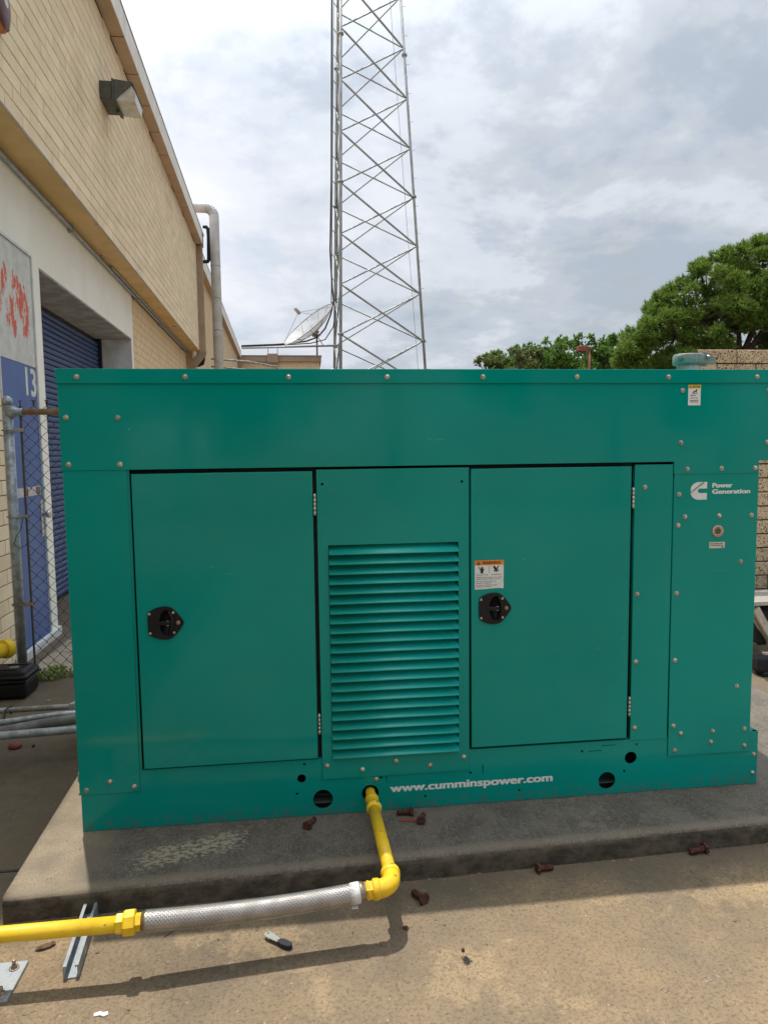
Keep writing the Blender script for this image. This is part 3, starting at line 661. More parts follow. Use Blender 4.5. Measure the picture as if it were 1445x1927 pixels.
b = bm(); lathe(b, hline(.166), dl, [(.0315, 0), (.0325, .002), (.0325, .010), (.035, .012), (.035, .020)], 24); lathe(b, hline(-.494), dl, [(.0345, 0), (.0345, .006), (.031, .008), (.0305, .016)], 24); add('ferrule', b, BRASS, gp)
NS = 70; xs = [.150-(.150+.497)*i/NS for i in range(NS+1)]; path = [hline(x) for x in xs]
b = bm(); tube(b, path, .0318, 20); hs = add('braided_hose', b, HOSECORE, gp)
# the braid: two families of flat strand bundles, woven over and under
def braid():
    NSEG = 480; pth = [hline(.150-(.647)*i/NSEG) for i in range(NSEG+1)]; fr = frames(pth); V = []; F = []
    NW = 16; turns = 3.6; hw = math.pi/NW*.75
    for dr in (-1, 1):
        for k in range(NW):
            base = len(V)
            for i, (pp, t, u, w) in enumerate(fr):
                th = 2*math.pi*k/NW + dr*2*math.pi*turns*i/NSEG
                ph = math.pi*2*NW*turns*i/NSEG
                rr_ = .0338 + .0018*dr*math.cos(ph)
                for s_ in (-1, 0, 1):
                    a = th+s_*hw; r_ = rr_+(.0006 if s_ == 0 else -.0002)
                    V.append(pp+(u*math.cos(a)+w*math.sin(a))*r_*GS[0])
                if i:
                    o0 = base+3*(i-1); o1 = base+3*i
                    F += [(o0, o0+1, o1+1, o1), (o0+1, o0+2, o1+2, o1+1)]
    me = bpy.data.meshes.new('braid'); me.from_pydata([tuple(v) for v in V], [], F); me.materials.append(BRAID); me.shade_smooth(); return me
add('braid', braid(), BRAID, hs, kind='stuff')
b = bm(); tube(b, [hline(.148), hline(.138), hline(.118)], [.0362, .0366, .0363], 24); tube(b, [hline(.146), hline(.122)], [.0372, .0370], 24)
c = Vector(hline(.132)); box(b, c.x-.011, c.x+.008, c.y-.026, c.y+.004, c.z-.0345, c.z-.031); add('tape_wrap', b, TAPE, gp)
b = bm()
lathe(b, hline(-.505), dl, [(.027, 0), (.029, .001), (.029, .024)], 6, smooth=False)
add('nipple', b, YELLOW, gp)
b = bm(); lathe(b, hline(-.527), dl, [(.040, 0), (.0435, .003), (.0435, .028), (.040, .033), (.033, .034)], 8, smooth=False, phase=.2); add('union_nut', b, YELLOW, gp)
b = bm(); lathe(b, hline(-.561), dl, [(.033, 0), (.034, .002), (.034, .018), (.030, .022), (.026, .023)], 6, smooth=False, phase=.5); add('hex_nut', b, YELLOW, gp)
b = bm(); h0 = Vector(hline(-.58)); tube(b, [h0, (-.91, -.6845, pz-.001), (-2.3, -.70, pz)], .0268, 20); add('pipe', b, YELLOW, gp)

GS[0] = 1.0
# strut channel lying under the yellow pipe
def channel(b, p0, p1, w=.041, h=.041, t=.0035):
    p0 = Vector(p0); p1 = Vector(p1); d = (p1-p0).normalized(); s = d.cross(Vector((0, 0, 1))).normalized(); L_ = (p1-p0).length
    prof = [(-w/2, h), (-w/2, 0), (w/2, 0), (w/2, h), (w/2-.010, h), (w/2-.010, h-.006), (w/2-.010+t, h-.006), (w/2-.010+t, h-t), (w/2-t, h-t), (w/2-t, t), (-w/2+t, t), (-w/2+t, h-t), (-w/2+.010-t, h-t), (-w/2+.010-t, h-.006), (-w/2+.010, h-.006), (-w/2+.010, h)]
    A = [b.verts.new(p0+s*x+Vector((0, 0, z))) for x, z in prof]; B = [b.verts.new(p1+s*x+Vector((0, 0, z))) for x, z in prof]
    for k in range(len(prof)):
        k2 = (k+1) % len(prof); b.faces.new((A[k], A[k2], B[k2], B[k]))
    b.faces.new(A[::-1]); b.faces.new(B)
b = bm(); channel(b, (-.722, -.672, G+.001), (-.752, -.352, G+.001), w=.044)
add('strut_channel', b, GALV, label='open grey steel strut channel lying across under the yellow pipe', cat='channel')
sb = thing('pipe_support', (-.96, -.664, G), 'grey steel pipe support bolted down at the bottom left corner', 'pipe support')
b = bm(); box(b, -1.04, -.874, -.745, -.585, G, G+.009, .0015); add('base_plate', b, GALV, sb)
b = bm()
box(b, -.985, -.944, -.690, -.687, G+.0095, .050); box(b, -.985, -.982, -.687, -.645, G+.0095, .050); box(b, -.947, -.944, -.687, -.645, G+.0095, .050)
box(b, -.955, -.947, -.6449, -.642, G+.0095, .050); box(b, -.982, -.974, -.6449, -.642, G+.0095, .050)
add('post', b, GALV, sb)
b = bm(); tube(b, [(-.965, -.684+.031*math.cos(t), pz+.031*math.sin(t)) for t in [math.pi*k/12-.15 for k in range(16)]], .0022, 6); add('clamp', b, GALV, sb)
for x, y in ((-.905, -.615), (-.898, -.722), (-1.02, -.615), (-1.02, -.722)):
    b = bm(); lathe(b, (x, y, G+.009), (0, 0, 1), [(.0145, 0), (.0145, .0022), (.0105, .0026)], 20); lathe(b, (x, y, G+.0115), (0, 0, 1), [(.0100, 0), (.0100, .0085), (.0088, .0095), (.0055, .0095)], 6, smooth=False)
    lathe(b, (x, y, G+.020), (0, 0, 1), [(.0052, 0), (.0052, .014), (.0040, .016), (0, .016)], 10); add('anchor_bolt', b, gen_mat('anchor_zinc', (.40, .37, .32), (.28, .17, .10), 90, rough=.5, metal=.6) if not bpy.data.materials.get('anchor_zinc') else bpy.data.materials['anchor_zinc'], sb)

# ------------------------------------------------------------------ loose things on pad and yard
def rusty(x, y, z, ang, L_, label, r=.0105, tilt=0.):
    t = thing('rusty_bolt', (0, 0, 0), label, 'bolt', 'rusty bolts scattered in front of the generator')
    b = bm(); lathe(b, (0, 0, 0), (1, 0, 0), [(r*1.78, -.013), (r*1.9, -.011), (r*1.9, -.002), (r*1.75, 0)], 6, smooth=False, phase=.52); add('bolt_head', b, RUST, t)
    b = bm(); prof = [(r, 0)]; k = 0.
    while k < L_: prof += [(r*1.0, k+.0012), (r*.86, k+.0025)]; k += .0028
    prof += [(r*.8, L_+.003), (0, L_+.003)]
    lathe(b, (0, 0, 0), (1, 0, 0), prof, 12); add('shank', b, RUST, t)
    t.location = (x, y, z+r*1.45); t.rotation_euler = (random.uniform(0, 1), R(4+tilt), ang); return t
rusty(-.012, -.095, 0, R(62), .054, 'rusty bolt on the pad to the left of the yellow pipe')
rusty(.398, -.050, 0, R(178), .050, 'rusty bolt close to the cabinet resting on a red scrap', tilt=-3)
rusty(.433, -.120, 0, R(70), .046, 'rusty bolt on the pad just right of the red scrap')
rusty(.378, -.466, G, R(122), .050, 'rusty bolt on the ground right of the yellow elbow', r=.0115)
rusty(.835, -.352, G, R(5), .050, 'rusty bolt on the ground at the middle foot of the pad')
rusty(1.500, -.318, G, R(188), .058, 'rusty bolt touching the foot of the pad far right', r=.012)
b = bm(); prism(b, [(.345, -.090), (.375, -.103), (.415, -.108), (.425, -.098), (.40, -.088), (.365, -.080)], 'z', .0005, .0035)
add('red_scrap', b, REDCAP, label='flat red plastic scrap under a rusty bolt on the pad', cat='scrap')
b = bm(); lathe(b, (.300, -.588, G), (0, 0, 1), [(.010, 0), (.011, .003), (.007, .007), (0, .008)], 6, smooth=False); add('nut', b, RUST, label='small dark nut beside the shadow of the yellow pipe', cat='nut')
b = bm(); lathe(b, (-1.565, 1.085, G), (0, 0, 1), [(.030, 0), (.033, .006), (.031, .018), (.022, .026), (0, .028)], 20); add('plastic_disc', b, REDCAP, label='round dull red plastic disc on the ground below the grey conduits', cat='disc')
b = bm(); box(b, -1.48, -1.465, 1.075, 1.09, G, G+.012, .003); add('pebble', b, GRIT, label='tiny dark pebble to the right of the dull red disc', cat='pebble')
vh = thing('valve_handle', (-.115, -.61, G), 'loose silver valve handle with dark blue grip on the ground', 'handle')
def rot_poly(poly, cx_, cy_, a): c_, s_ = math.cos(a), math.sin(a); return [(cx_+x*c_-y*s_, cy_+x*s_+y*c_) for x, y in poly]
pl_ = rot_poly([(-.050, .004), (-.040, .013), (-.020, .012), (.0, .010), (.012, .008), (.012, -.008), (-.010, -.010), (-.035, -.012), (-.048, -.008)], -.118, -.600, R(-42))
sheet_me = None
cu = bpy.data.curves.new('tmp', 'CURVE'); cu.dimensions = '2D'; cu.fill_mode = 'BOTH'; cu.extrude = .0012
for lp_ in (pl_, [(-.1455+.0042*math.cos(2*math.pi*k/12), -.571+.0042*math.sin(2*math.pi*k/12)) for k in range(12)], [(-.113+.003*math.cos(2*math.pi*k/12), -.606+.003*math.sin(2*math.pi*k/12)) for k in range(12)]):
    s = cu.splines.new('POLY'); s.points.add(len(lp_)-1); s.use_cyclic_u = True
    for q, w_ in zip(s.points, lp_): q.co = (w_[0], w_[1], 0, 1)
me = curve_mesh(cu, Matrix.Translation((0, 0, G+.014))); me.materials.append(SILVER); add('lever', me, SILVER, vh)
b = bm(); prism(b, rot_poly([(.010, .008), (.030, .013), (.055, .011), (.060, .003), (.055, -.008), (.030, -.012), (.010, -.008)], -.118, -.600, R(-38)), 'z', G+.003, G+.016); add('grip', b, BLUEG, vh)
b = bm(); pts = [(-.845+.030*math.cos(t)*1.0, -.523+.012*math.sin(t)) for t in [2*math.pi*k/10 for k in range(10)]]
c_ = b.verts.new((-.845, -.523, G+.002)); ring = [b.verts.new((x, y, G+.004+.006*abs(math.sin(i*1.9)))) for i, (x, y) in enumerate(rot_poly([(p[0]+.845, p[1]+.523) for p in pts], -.845, -.523, R(25)))]
for k in range(10): b.faces.new((c_, ring[k], ring[(k+1) % 10]))
add('dry_leaf', b, LEAFD, label='curled brown dry leaf on the ground below the yellow pipe', cat='leaf')
b = bm(); tube(b, [(-.480, -.525, G+.003), (-.450, -.495, G+.005), (-.418, -.470, G+.003)], .0016, 5); add('twig', b, LEAFD, label='thin brown twig on the ground beside the braided hose', cat='twig')
b = bm(); prism(b, [(-.615, -.818), (-.600, -.812), (-.590, -.817), (-.578, -.815), (-.574, -.826), (-.585, -.832), (-.596, -.826), (-.612, -.828)], 'z', G+.001, G+.004); add('paper_scrap', b, PAPER, label='tiny white paper scrap at the bottom edge of the yard', cat='scrap')
b = bm()
for k in range(26):
    a = random.uniform(0, 6.28); l_ = random.uniform(.006, .020); x, y = .462+random.uniform(-.008, .008), -.757+random.uniform(-.008, .008)
    tube(b, [(x, y, G+.003), (x+l_*math.cos(a), y+l_*math.sin(a), G+random.uniform(.002, .010))], [.0022, .0005], 4)
add('dried_stalk', b, GRIT, label='small dark clump of dried debris right of the elbow shadow', cat='debris')
b = bm(); lathe(b, (.462, -.712, G), (0, 0, 1), [(.005, 0), (.006, .005), (.004, .008), (0, .009)], 8); add('pebble', b, RUST, label='small rusty pellet just above the dark debris clump', cat='pebble')

# ------------------------------------------------------------------ warehouse
th = R(1.8); MB = Matrix.Rotation(th, 4, 'Z')
wh = thing('warehouse', (-2.05, 5, G), 'long tan brick warehouse with a white door surround along the left', 'building', M=MB)
UW, U0 = -1.775, -2.05
ZS, ZT = 3.70, 5.94
b = bm(); box(b, -2.4, UW-.012, -5, 13.0, ZS+.004, ZT+.25); upw = add('upper_wall', b, MORTAR, wh)
BH, BL, JT = .1065, .320, .0085
def brick_mesh(Lw, h, d, axis, m):
    b = bm()
    if axis == 'u': box(b, -d, 0, 0, Lw, 0, h, .0025)
    else: box(b, 0, Lw, 0, d, 0, h, .0025)
    return finish(b, 'brick', m)
bu = brick_mesh(BL-JT, BH-JT, .02, 'u', BRICKW)
def visible(p, par_rot):
    w = (MB @ Vector(p)) if par_rot else Vector(p); v = w-cam.location; z = v.dot(fw)
    if z < .3: return None
    x = v.dot(r2)/z*1300.2/722.5; y = v.dot(u2)/z*1300.2/963.5
    return z if abs(x) < 1.06 and abs(y) < 1.06 else None
cand = []
rows = int((ZT-ZS-.01)/BH)+1
for r in range(rows):
    z = ZS+.004+r*BH; h = min(BH-JT, ZT-.002-z)
    for c_ in range(-9, 42):
        v0 = c_*BL+(BL/2 if r % 2 else 0)
        if v0 < -3 or v0 > 13.0: continue
        Lw = min(BL-JT, 13.0-v0)
        d = visible((UW, v0+.15, z+.05), True)
        cand.append((d if d else 99, v0, z, Lw, h, random.uniform(-.0015, .0015), d is not None and d < 90))
cand.sort(key=lambda q: q[0])
rest = bm(); cnt = 0
for d, v0, z, Lw, h, j, vis in cand:
    full = abs(Lw-(BL-JT)) < 1e-6 and abs(h-(BH-JT)) < 1e-6
    if vis and cnt < 290 and full: add('brick', bu, BRICKW, upw, loc=(UW+j, v0, z)); cnt += 1
    elif Lw > .03 and h > .02: box(rest, UW-.02, UW+j, v0, v0+Lw, z, z+h, .002 if d < 12 else 0)
add('brick_course', rest, BRICKW, upw, kind='stuff')
# soffit, trim, lower wall
b = bm(); box(b, U0-.02, UW-.002, -5, 13.0, ZS-.016, ZS); add('soffit', b, TANP, wh)
b = bm(); box(b, UW-.0015, UW+.003, -5, 13.0, ZS-.018, ZS+.003); box(b, U0, U0+.03, -5, 13.0, ZS-.05, ZS-.018); add('soffit_trim', b, CAPM, wh)
b = bm()
# stucco wall with its openings left free: shutter opening v 3.60..7.27, z up to 3.04; service door v 2.66..3.42
box(b, U0-.40, U0, -5, 7.37, 3.10, ZS-.018); box(b, U0-.40, U0, 3.44, 3.600, G, 3.10); box(b, U0-.40, U0, 7.27, 7.37, G, 3.10); box(b, U0-.4, U0, 3.60, 7.27, 3.04, 3.0999)
add('white_surround', b, STUCCO, wh)
b = bm(); box(b, U0-.60, U0-.003, 3.6, 7.27, 3.022, 3.0395); add('opening_soffit', b, RAWC, wh)
b = bm(); box(b, U0-.60, U0-.004, 7.25, 7.2695, G, 3.02); add('opening_jamb', b, WHITEP, wh)
b = bm(); box(b, U0-.60, U0-.004, 3.6005, 3.62, G, 3.02); add('opening_jamb', b, WHITEP, wh)
b = bm(); box(b, U0-.4, U0-.010, -5, 2.64, G, 3.0999); lw = add('lower_wall', b, MORTAR, wh)
b = bm(); bl2 = b
for r in range(30):
    z = G+.004+r*BH
    if z > 3.0: break
    for c_ in range(-6, 9):
        v0 = c_*BL+(BL/2 if r % 2 else 0)
        if v0 > 2.6: continue
        Lw = min(BL-JT, 2.638-v0)
        if Lw < .03: continue
        if r < 20 and v0 > 1.3 and Lw > .3: add('brick', bu, BRICKW, lw, loc=(U0, v0, z))
        else: box(b, U0-.02, U0, v0, v0+Lw, z, z+BH-JT, .002)
add('brick_course', b, BRICKW, lw, kind='stuff')
b = bm(); box(b, U0-.4, U0-.012, 7.37, 13.0, G, ZS-.018); lw2 = add('lower_wall', b, gen_mat('painted_joint', (.50, .37, .225), rough=.9), wh)
b = bm()
for r in range(36):
    z = G+.004+r*BH
    if z+BH-JT > ZS-.02: break
    for c_ in range(0, 19):
        v0 = 7.372+c_*BL+(BL/2 if r % 2 else 0); Lw = min(BL-JT, 12.998-v0)
        if Lw > .03: box(b, U0-.02, U0-.009, v0, v0+Lw, z, z+BH-JT)
        if r % 2 and c_ == 0: box(b, U0-.02, U0-.009, 7.372, 7.372+BL/2-JT, z, z+BH-JT)
add('brick_course', b, BRICKP, lw2, kind='stuff')
b = bm(); box(b, U0-.02, U0+.03, -5, 7.4, G, G+.10, .004); add('base_strip', b, WHITEP, wh) if False else b.free()
b = bm(); box(b, U0+.001, U0+.035, 2.60, 3.60, G, G+.075, .006); add('white_kerb', b, WHITEP, wh)
# roll-up shutter
US = U0-.42
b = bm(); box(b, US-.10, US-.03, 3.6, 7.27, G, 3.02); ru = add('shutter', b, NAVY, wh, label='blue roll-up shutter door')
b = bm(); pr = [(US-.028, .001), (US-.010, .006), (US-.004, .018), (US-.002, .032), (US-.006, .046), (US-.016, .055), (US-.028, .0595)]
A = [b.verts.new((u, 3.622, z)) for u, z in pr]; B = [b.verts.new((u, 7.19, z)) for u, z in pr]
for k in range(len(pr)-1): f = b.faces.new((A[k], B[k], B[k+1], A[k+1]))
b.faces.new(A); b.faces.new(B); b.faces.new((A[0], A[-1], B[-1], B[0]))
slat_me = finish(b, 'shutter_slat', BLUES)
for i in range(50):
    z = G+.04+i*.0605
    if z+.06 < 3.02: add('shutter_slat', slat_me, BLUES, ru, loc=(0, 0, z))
b = bm(); box(b, US-.03, US+.035, 7.195, 7.249, G, 3.02); add('guide_rail', b, NAVY, ru)
b = bm(); box(b, US-.03, US+.03, 3.621, 3.66, G, 3.02); add('guide_rail', b, NAVY, ru)
# service door
sdv0, sdv1 = 2.66, 3.415
b = bm(); box(b, U0-.06, U0-.008, sdv0, sdv1, G+.03, 2.185); sdr = add('service_door', b, BLUED, wh, label='blue service door numbered 13')
b = bm(); box(b, U0-.06, U0-.006, sdv0, sdv1, 2.188, 3.07); add('upper_door_panel', b, FLAKE, wh, label='white panel with flaking red paint')
b = bm(); box(b, U0-.06, U0+.006, 3.418, 3.438, G, 3.095); box(b, U0-.06, U0+.006, 2.642, 2.658, G, 3.095); box(b, U0-.06, U0+.006, 2.658, 3.418, 3.075, 3.095); add('door_frame', b, WHITEP, wh)
text('13', 3.17, 3.408, 1.945, .225, U0-.0070, WHITEP, sdr, 'number', bold=.03, M=FACE_U, th=.002)
b = bm(); box(b, U0-.0075, U0-.0065, 2.70, 3.395, 1.150, 1.222); tp = add('warning_tape', b, gen_mat('pale_tape', (.52, .50, .50), (.40, .39, .42), 22, rough=.5), sdr)
b = bm()
for v0 in (2.72, 2.99, 3.26):
    box(b, U0-.0064, U0-.0058, v0, v0+.10, 1.156, 1.216)
add('tape_print', b, gen_mat('pink_black_print', (.26, .10, .11), (.08, .05, .06), 40, rough=.5), tp) if False else add('tape_print', b, gen_mat('pink_black_print', (.30, .12, .12), (.07, .045, .05), 45, lo=.45, hi=.55, rough=.5), tp)
b = bm(); box(b, U0-.0064, U0-.0056, 3.372, 3.395, 1.125, 1.26); add('teal_tape', b, gen_mat('teal_tape', (.01, .20, .28), rough=.5), tp)
b = bm(); box(b, U0-.0078, U0-.002, 3.345, 3.395, .80, 1.10, .001); lathe(b, (U0-.008, 3.375, .985), (1, 0, 0), [(.016, 0), (.014, .03), (.026, .035), (.034, .05), (.030, .066), (0, .070)], 16)
cyl(b, (U0+.045, 3.375, .985), (U0+.05, 3.46, .975), .008, n=8); add('door_handle', b, SILVER, sdr)
b = bm(); lathe(b, (U0-.0078, 3.02, 1.62), (1, 0, 0), [(.02, 0), (.018, .0005), (0, .0006)], 10); box(b, U0-.0078, U0-.0072, 3.0, 3.04, 1.50, 1.60); add('paint_chip', b, PAPER, sdr)
# parapet: soffit panels and fascia panels, roof
UF = -1.628
b = bm(); box(b, UW-.3, UF-.012, -5, 13.3, ZT+.02, 6.20); box(b, -9, UW-.3, -5, 13.3, 6.0, 6.12); add('roof', b, CAPM, wh)
b = bm(); box(b, UW-.004, UF-.001, .011, .739, ZT, ZT+.012, .003); sp_me = finish(b, 'soffit_panel', PANEL)
b = bm(); box(b, UF-.010, UF, .010, .740, ZT+.0005, 6.205, .003); fp_me = finish(b, 'fascia_panel', FASCIA)
for i in range(-5, 18):
    v0 = -.40+i*.75
    if v0 > 12.9: break
    add('soffit_panel', sp_me, PANEL, wh, loc=(0, v0-.135, 0)); add('fascia_panel', fp_me, FASCIA, wh, loc=(0, v0-.135, 0))
b = bm(); box(b, UF-.02, UF+.006, -5, 13.3, 6.206, 6.225); add('cap_flashing', b, CAPM, wh)
b = bm(); box(b, UW-.010, UW-.001, -5, 13.0, ZT-.03, ZT-.0005); add('shadow_gap', b, DARK, wh)
# the flush rear section
UR = -1.93
b = bm(); box(b, -9, UR-.010, 13.0, 31, G, 5.9); rw = add('rear_wall', b, gen_mat('rear_joint', (.45, .33, .20), rough=.9), wh)
b = bm()
for r in range(60):
    z = G+.004+r*BH
    if z > 5.80: break
    for c_ in range(0, 57):
        v0 = 13.002+c_*BL+(BL/2 if r % 2 else 0); Lw = min(BL-JT, 30.99-v0)
        if Lw > .03: b_ = [b.verts.new(q) for q in ((UR-.005, v0, z), (UR-.005, v0+Lw, z), (UR-.005, v0+Lw, z+BH-JT), (UR-.005, v0, z+BH-JT))]; b.faces.new(b_)
add('brick_course', b, BRICKP, rw, kind='stuff')
UF2 = -1.80
b = bm(); box(b, -9, UF2-.012, 13.3, 31, ZT+.02, 6.20); add('roof', b, CAPM, wh)
b = bm(); box(b, UR-.02, UF2-.001, .005, .745, ZT-.055, ZT-.042, .002); sp2 = finish(b, 'soffit_panel', PANEL)
b = bm(); box(b, UF2-.010, UF2, .005, .745, ZT-.0545, 6.205, .002); fp2 = finish(b, 'fascia_panel', FASCIA)
for i in range(24):
    v0 = 13.32+i*.735
    if v0 > 30.3: break
    add('soffit_panel', sp2, PANEL, wh, loc=(0, v0, 0)); add('fascia_panel', fp2, FASCIA, wh, loc=(0, v0, 0))
b = bm(); box(b, UF2-.02, UF2+.006, 13.3, 31, 6.206, 6.225); add('cap_flashing', b, CAPM, wh)
b = bm(); box(b, UR, UR+.16, 30.2, 30.45, G, 5.88); add('pilaster', b, SPOUT, wh)
# downspout
b = bm(); box(b, -1.835, -1.645, 13.01, 13.15, 3.62, ZT-.002, .01); prism(b, [(-1.835, 3.62), (-1.645, 3.62), (-1.86, 3.36), (-2.04, 3.36), (-2.04, 3.42)], 'y', 13.011, 13.149)
box(b, -2.04, -1.86, 13.01, 13.15, G, 3.36, .01)
for z in (5.0, 3.66): box(b, -1.842, -1.638, 13.005, 13.155, z, z+.03)
add('downspout', b, SPOUT, wh)

# things fixed to the warehouse
b = bm(); tube(b, [(U0+.035, -5, 3.625), (U0+.035, 12.85, 3.640)], .016, 10); tube(b, [(U0+.062, 6, 3.66), (U0+.062, 12.9, 3.66)], .012, 8)
for v in (1.5, 4.5, 7.5, 9.5, 12.2): box(b, U0, U0+.06, v, v+.03, 3.60, 3.665)
b.transform(MB); add('conduit', b, GALV, label='thin grey conduit run along the wall below the brick overhang', cat='conduit')
wlp = thing('wall_light', (UW, 5.0, 5.0), 'grey-green wall pack light with glass lens high on the brick wall', 'wall light', M=MB)
b = bm(); box(b, UW+.001, -1.655, 4.83, 5.19, 5.005, 5.175, .006); add('housing', b, BRONZE, wlp)
b = bm(); box(b, -1.654, -1.636, 4.815, 5.205, 4.985, 5.195, .004); box(b, -1.635, -1.622, 4.82, 5.20, 4.975, 5.190, .003)
box(b, -1.66, -1.622, 5.00, 5.03, 4.955, 4.985); add('flange', b, BRONZE, wlp)
b = bm()
for v in (4.822, 5.188): prism(b, [(-1.6215, 5.188), (-1.455, 5.170), (-1.470, 5.135), (-1.6215, 5.0)], 'y', v, v+.010)
prism(b, [(-1.6215, 5.188), (-1.455, 5.170), (-1.420, 5.085), (-1.428, 5.080), (-1.462, 5.160), (-1.6215, 5.178)], 'y', 4.8325, 5.1875)
add('visor', b, BRONZE, wlp)
b = bm(); prism(b, [(-1.621, 5.0), (-1.621, 5.170), (-1.47, 5.152), (-1.428, 5.075), (-1.440, 4.998), (-1.47, 4.985)], 'y', 4.834, 5.186); add('lens', b, LENS, wlp)
bl = thing('alarm_bell', (-1.74, 2.15, 4.2), 'dark maroon bell dome fading to orange with a white hub', 'alarm bell', M=MB)
b = bm(); lathe(b, (-1.774, 2.10, 4.25), (1, 0, 0), [(.150, .02), (.158, .025), (.158, .04), (.145, .062), (.10, .080), (.035, .088), (0, .089)], 40); o = add('gong', b, MAROON, bl)
b = bm(); lathe(b, (-1.774, 2.10, 4.25), (1, 0, 0), [(.02, 0), (.09, .0), (.10, .03), (.02, .032)], 20); add('mount', b, GALVW, bl)
b = bm(); lathe(b, (-1.687, 2.10, 4.25), (1, 0, 0), [(.030, 0), (.030, .004), (.014, .006), (.012, .004), (0, .004)], 24); add('hub', b, WHITEP, bl)
b = bm(); lathe(b, (-1.773, 2.10, 4.25), (1, 0, 0), [(.160, .022), (.1615, .026), (.1615, .040), (.148, .064)], 40)
for f in [f for f in b.faces if f.calc_center_median().z > 4.25-.085 or len(f.verts) > 4]: b.faces.remove(f)
add('faded_rim', b, AMBER, bl)
def jp(px, py, Y=13.4): # pipework plane behind the first section
    return (-1.764+(px-408-(py-385)*.0328)*.0124, Y, 6.94-(py-385)*.01157)
b = bm(); x_ = -1.83
arc = [(x_-.19+.19*math.sin(t), 13.4, 6.675+.19*math.cos(t)) for t in [math.pi/2*k/8 for k in range(9)]]
tube(b, [(x_-.75, 13.4, 6.865)]+arc+[(x_, 13.4, G)], .107, 24)
ip = add('insulated_pipe', b, JACKET, label='thick white jacketed pipe bending over the roof edge', cat='pipe')
SEAM = gen_mat('jacket_seam', (.45, .45, .43), rough=.5)
for z in (5.6, 4.9, 4.2, 3.5, 2.8, 2.0, 1.2): b = bm(); tube(b, [(x_, 13.4, z), (x_, 13.4, z+.03)], .1095, 24); add('band', b, SEAM, ip)
for k in range(1, 8, 1):
    t = math.pi/2*k/8; c = Vector((x_-.19+.19*math.sin(t), 13.4, 6.675+.19*math.cos(t))); d = Vector((math.cos(t), 0, -math.sin(t)))*.008; b = bm(); tube(b, [c-d, c+d], .1088, 24); add('band', b, SEAM, ip)
b = bm(); tube(b, [jp(380, 510, 13.25), (jp(380, 510, 13.25)[0], 13.25, jp(385, 655)[2])], .034, 12); add('drain_pipe', b, JACKET, label='slim white drain pipe beside the tan downspout', cat='pipe')
b = bm(); tube(b, [jp(384, 427), jp(390, 427), jp(393, 431), jp(394, 445), jp(394.5, 489), jp(393, 491), jp(378, 492), jp(377, 494), jp(378.5, 512)], [.03, .04, .042, .04, .04, .04, .035, .03, .022], 10)
add('refrigerant_hose', b, BLKFOAM, label='black foam covered hose bending down beside the white pipe', cat='hose')
b = bm(); tube(b, [jp(385, 655), jp(384.5, 676), jp(383, 683), jp(376, 686), jp(366, 687)], [.04, .05, .055, .055, .055], 10)
add('refrigerant_hose', b, BLKFOAM, label='black foam elbow at the lower end of the white drain pipe', cat='hose')
b = bm(); tube(b, [(-2.0, 13.5, 3.60), (-1.2, 14.0, 3.60), (-.62, 14.6, 3.56), (-.2, 15.5, 3.3), (-.1, 15.8, 2.6)], .022, 8); tube(b, [(-2.0, 13.45, 3.42), (-1.0, 14.0, 3.40), (-.9, 14.2, 2.4)], .018, 8)
add('conduit', b, GALVW, label='thin grey conduits curving past the foot of the white pipe', cat='conduit')

# far annex with the dish, cables, tower
an = thing('brick_annex', (-.9, 31, G), 'low tan brick annex closing the alley below the satellite dish', 'building')
b = bm(); box(b, -6, .88, 31.0, 42, G, 5.80); aw = add('wall', b, gen_mat('annex_joint', (.46, .34, .21), rough=.9), an)
b = bm()
for r in range(28, 56):
    z = G+.004+r*BH
    if z > 5.72: break
    for c_ in range(0, 12):
        x0 = -2.9+c_*BL+(BL/2 if r % 2 else 0); Lw = min(BL-JT, .88-x0)
        if Lw > .03: b.faces.new([b.verts.new(q) for q in ((x0, 30.994, z), (x0+Lw, 30.994, z), (x0+Lw, 30.994, z+BH-JT), (x0, 30.994, z+BH-JT))])
add('brick_course', b, BRICKP, aw, kind='stuff')
b = bm(); box(b, -6, .97, 30.88, 42.1, 5.76, 6.03, .01); box(b, -6, 1.0, 30.85, 42.2, 6.03, 6.06); add('parapet', b, SPOUT, an)
b = bm(); box(b, -1.56, -1.06, 30.76, 30.879, 5.70, 6.13, .01); box(b, -1.60, -1.02, 30.80, 30.8785, 5.69, 5.7); add('scupper_box', b, SPOUT, an)

ds = thing('satellite_dish', (.82, 32.0, 6.06), 'large grey mesh satellite dish tilted up on the annex roof', 'satellite dish')
C0 = Vector((.66, 31.2, 7.22)); AX = Vector((-.62, -.30, .72)).normalized(); Rd = 1.46; dep = .44
ux = AX.cross(Vector((0, 0, 1))).normalized(); uy = AX.cross(ux).normalized()
def dp(a, q): return C0+(ux*math.cos(a)+uy*math.sin(a))*Rd*q+AX*dep*q*q
for k in range(12):
    b = bm(); g_ = [[b.verts.new(dp(2*math.pi*(k+i/3+.01)/12, max(q/5, .04))) for q in range(6)] for i in range(4)]
    for i in range(3):
        for j in range(5): f = b.faces.new((g_[i][j], g_[i+1][j], g_[i+1][j+1], g_[i][j+1])); f.smooth = True
    add('mesh_panel', b, DISHM, ds)
    b = bm(); tube(b, [dp(2*math.pi*k/12, q/6)-AX*.02 for q in range(7)], .013, 6); add('rib', b, DISHF, ds)
b = bm(); tube(b, [dp(2*math.pi*k/48, 1) for k in range(49)], .018, 6); tube(b, [dp(2*math.pi*k/48, .55)-AX*.01 for k in range(49)], .009, 6); add('rim', b, DISHF, ds)
FP = C0+AX*1.20
b = bm(); cyl(b, FP-AX*.10, FP+AX*.22, .085, n=16); cyl(b, FP-AX*.16, FP-AX*.10, .05, n=12); add('feed_horn', b, BEIGE, ds)
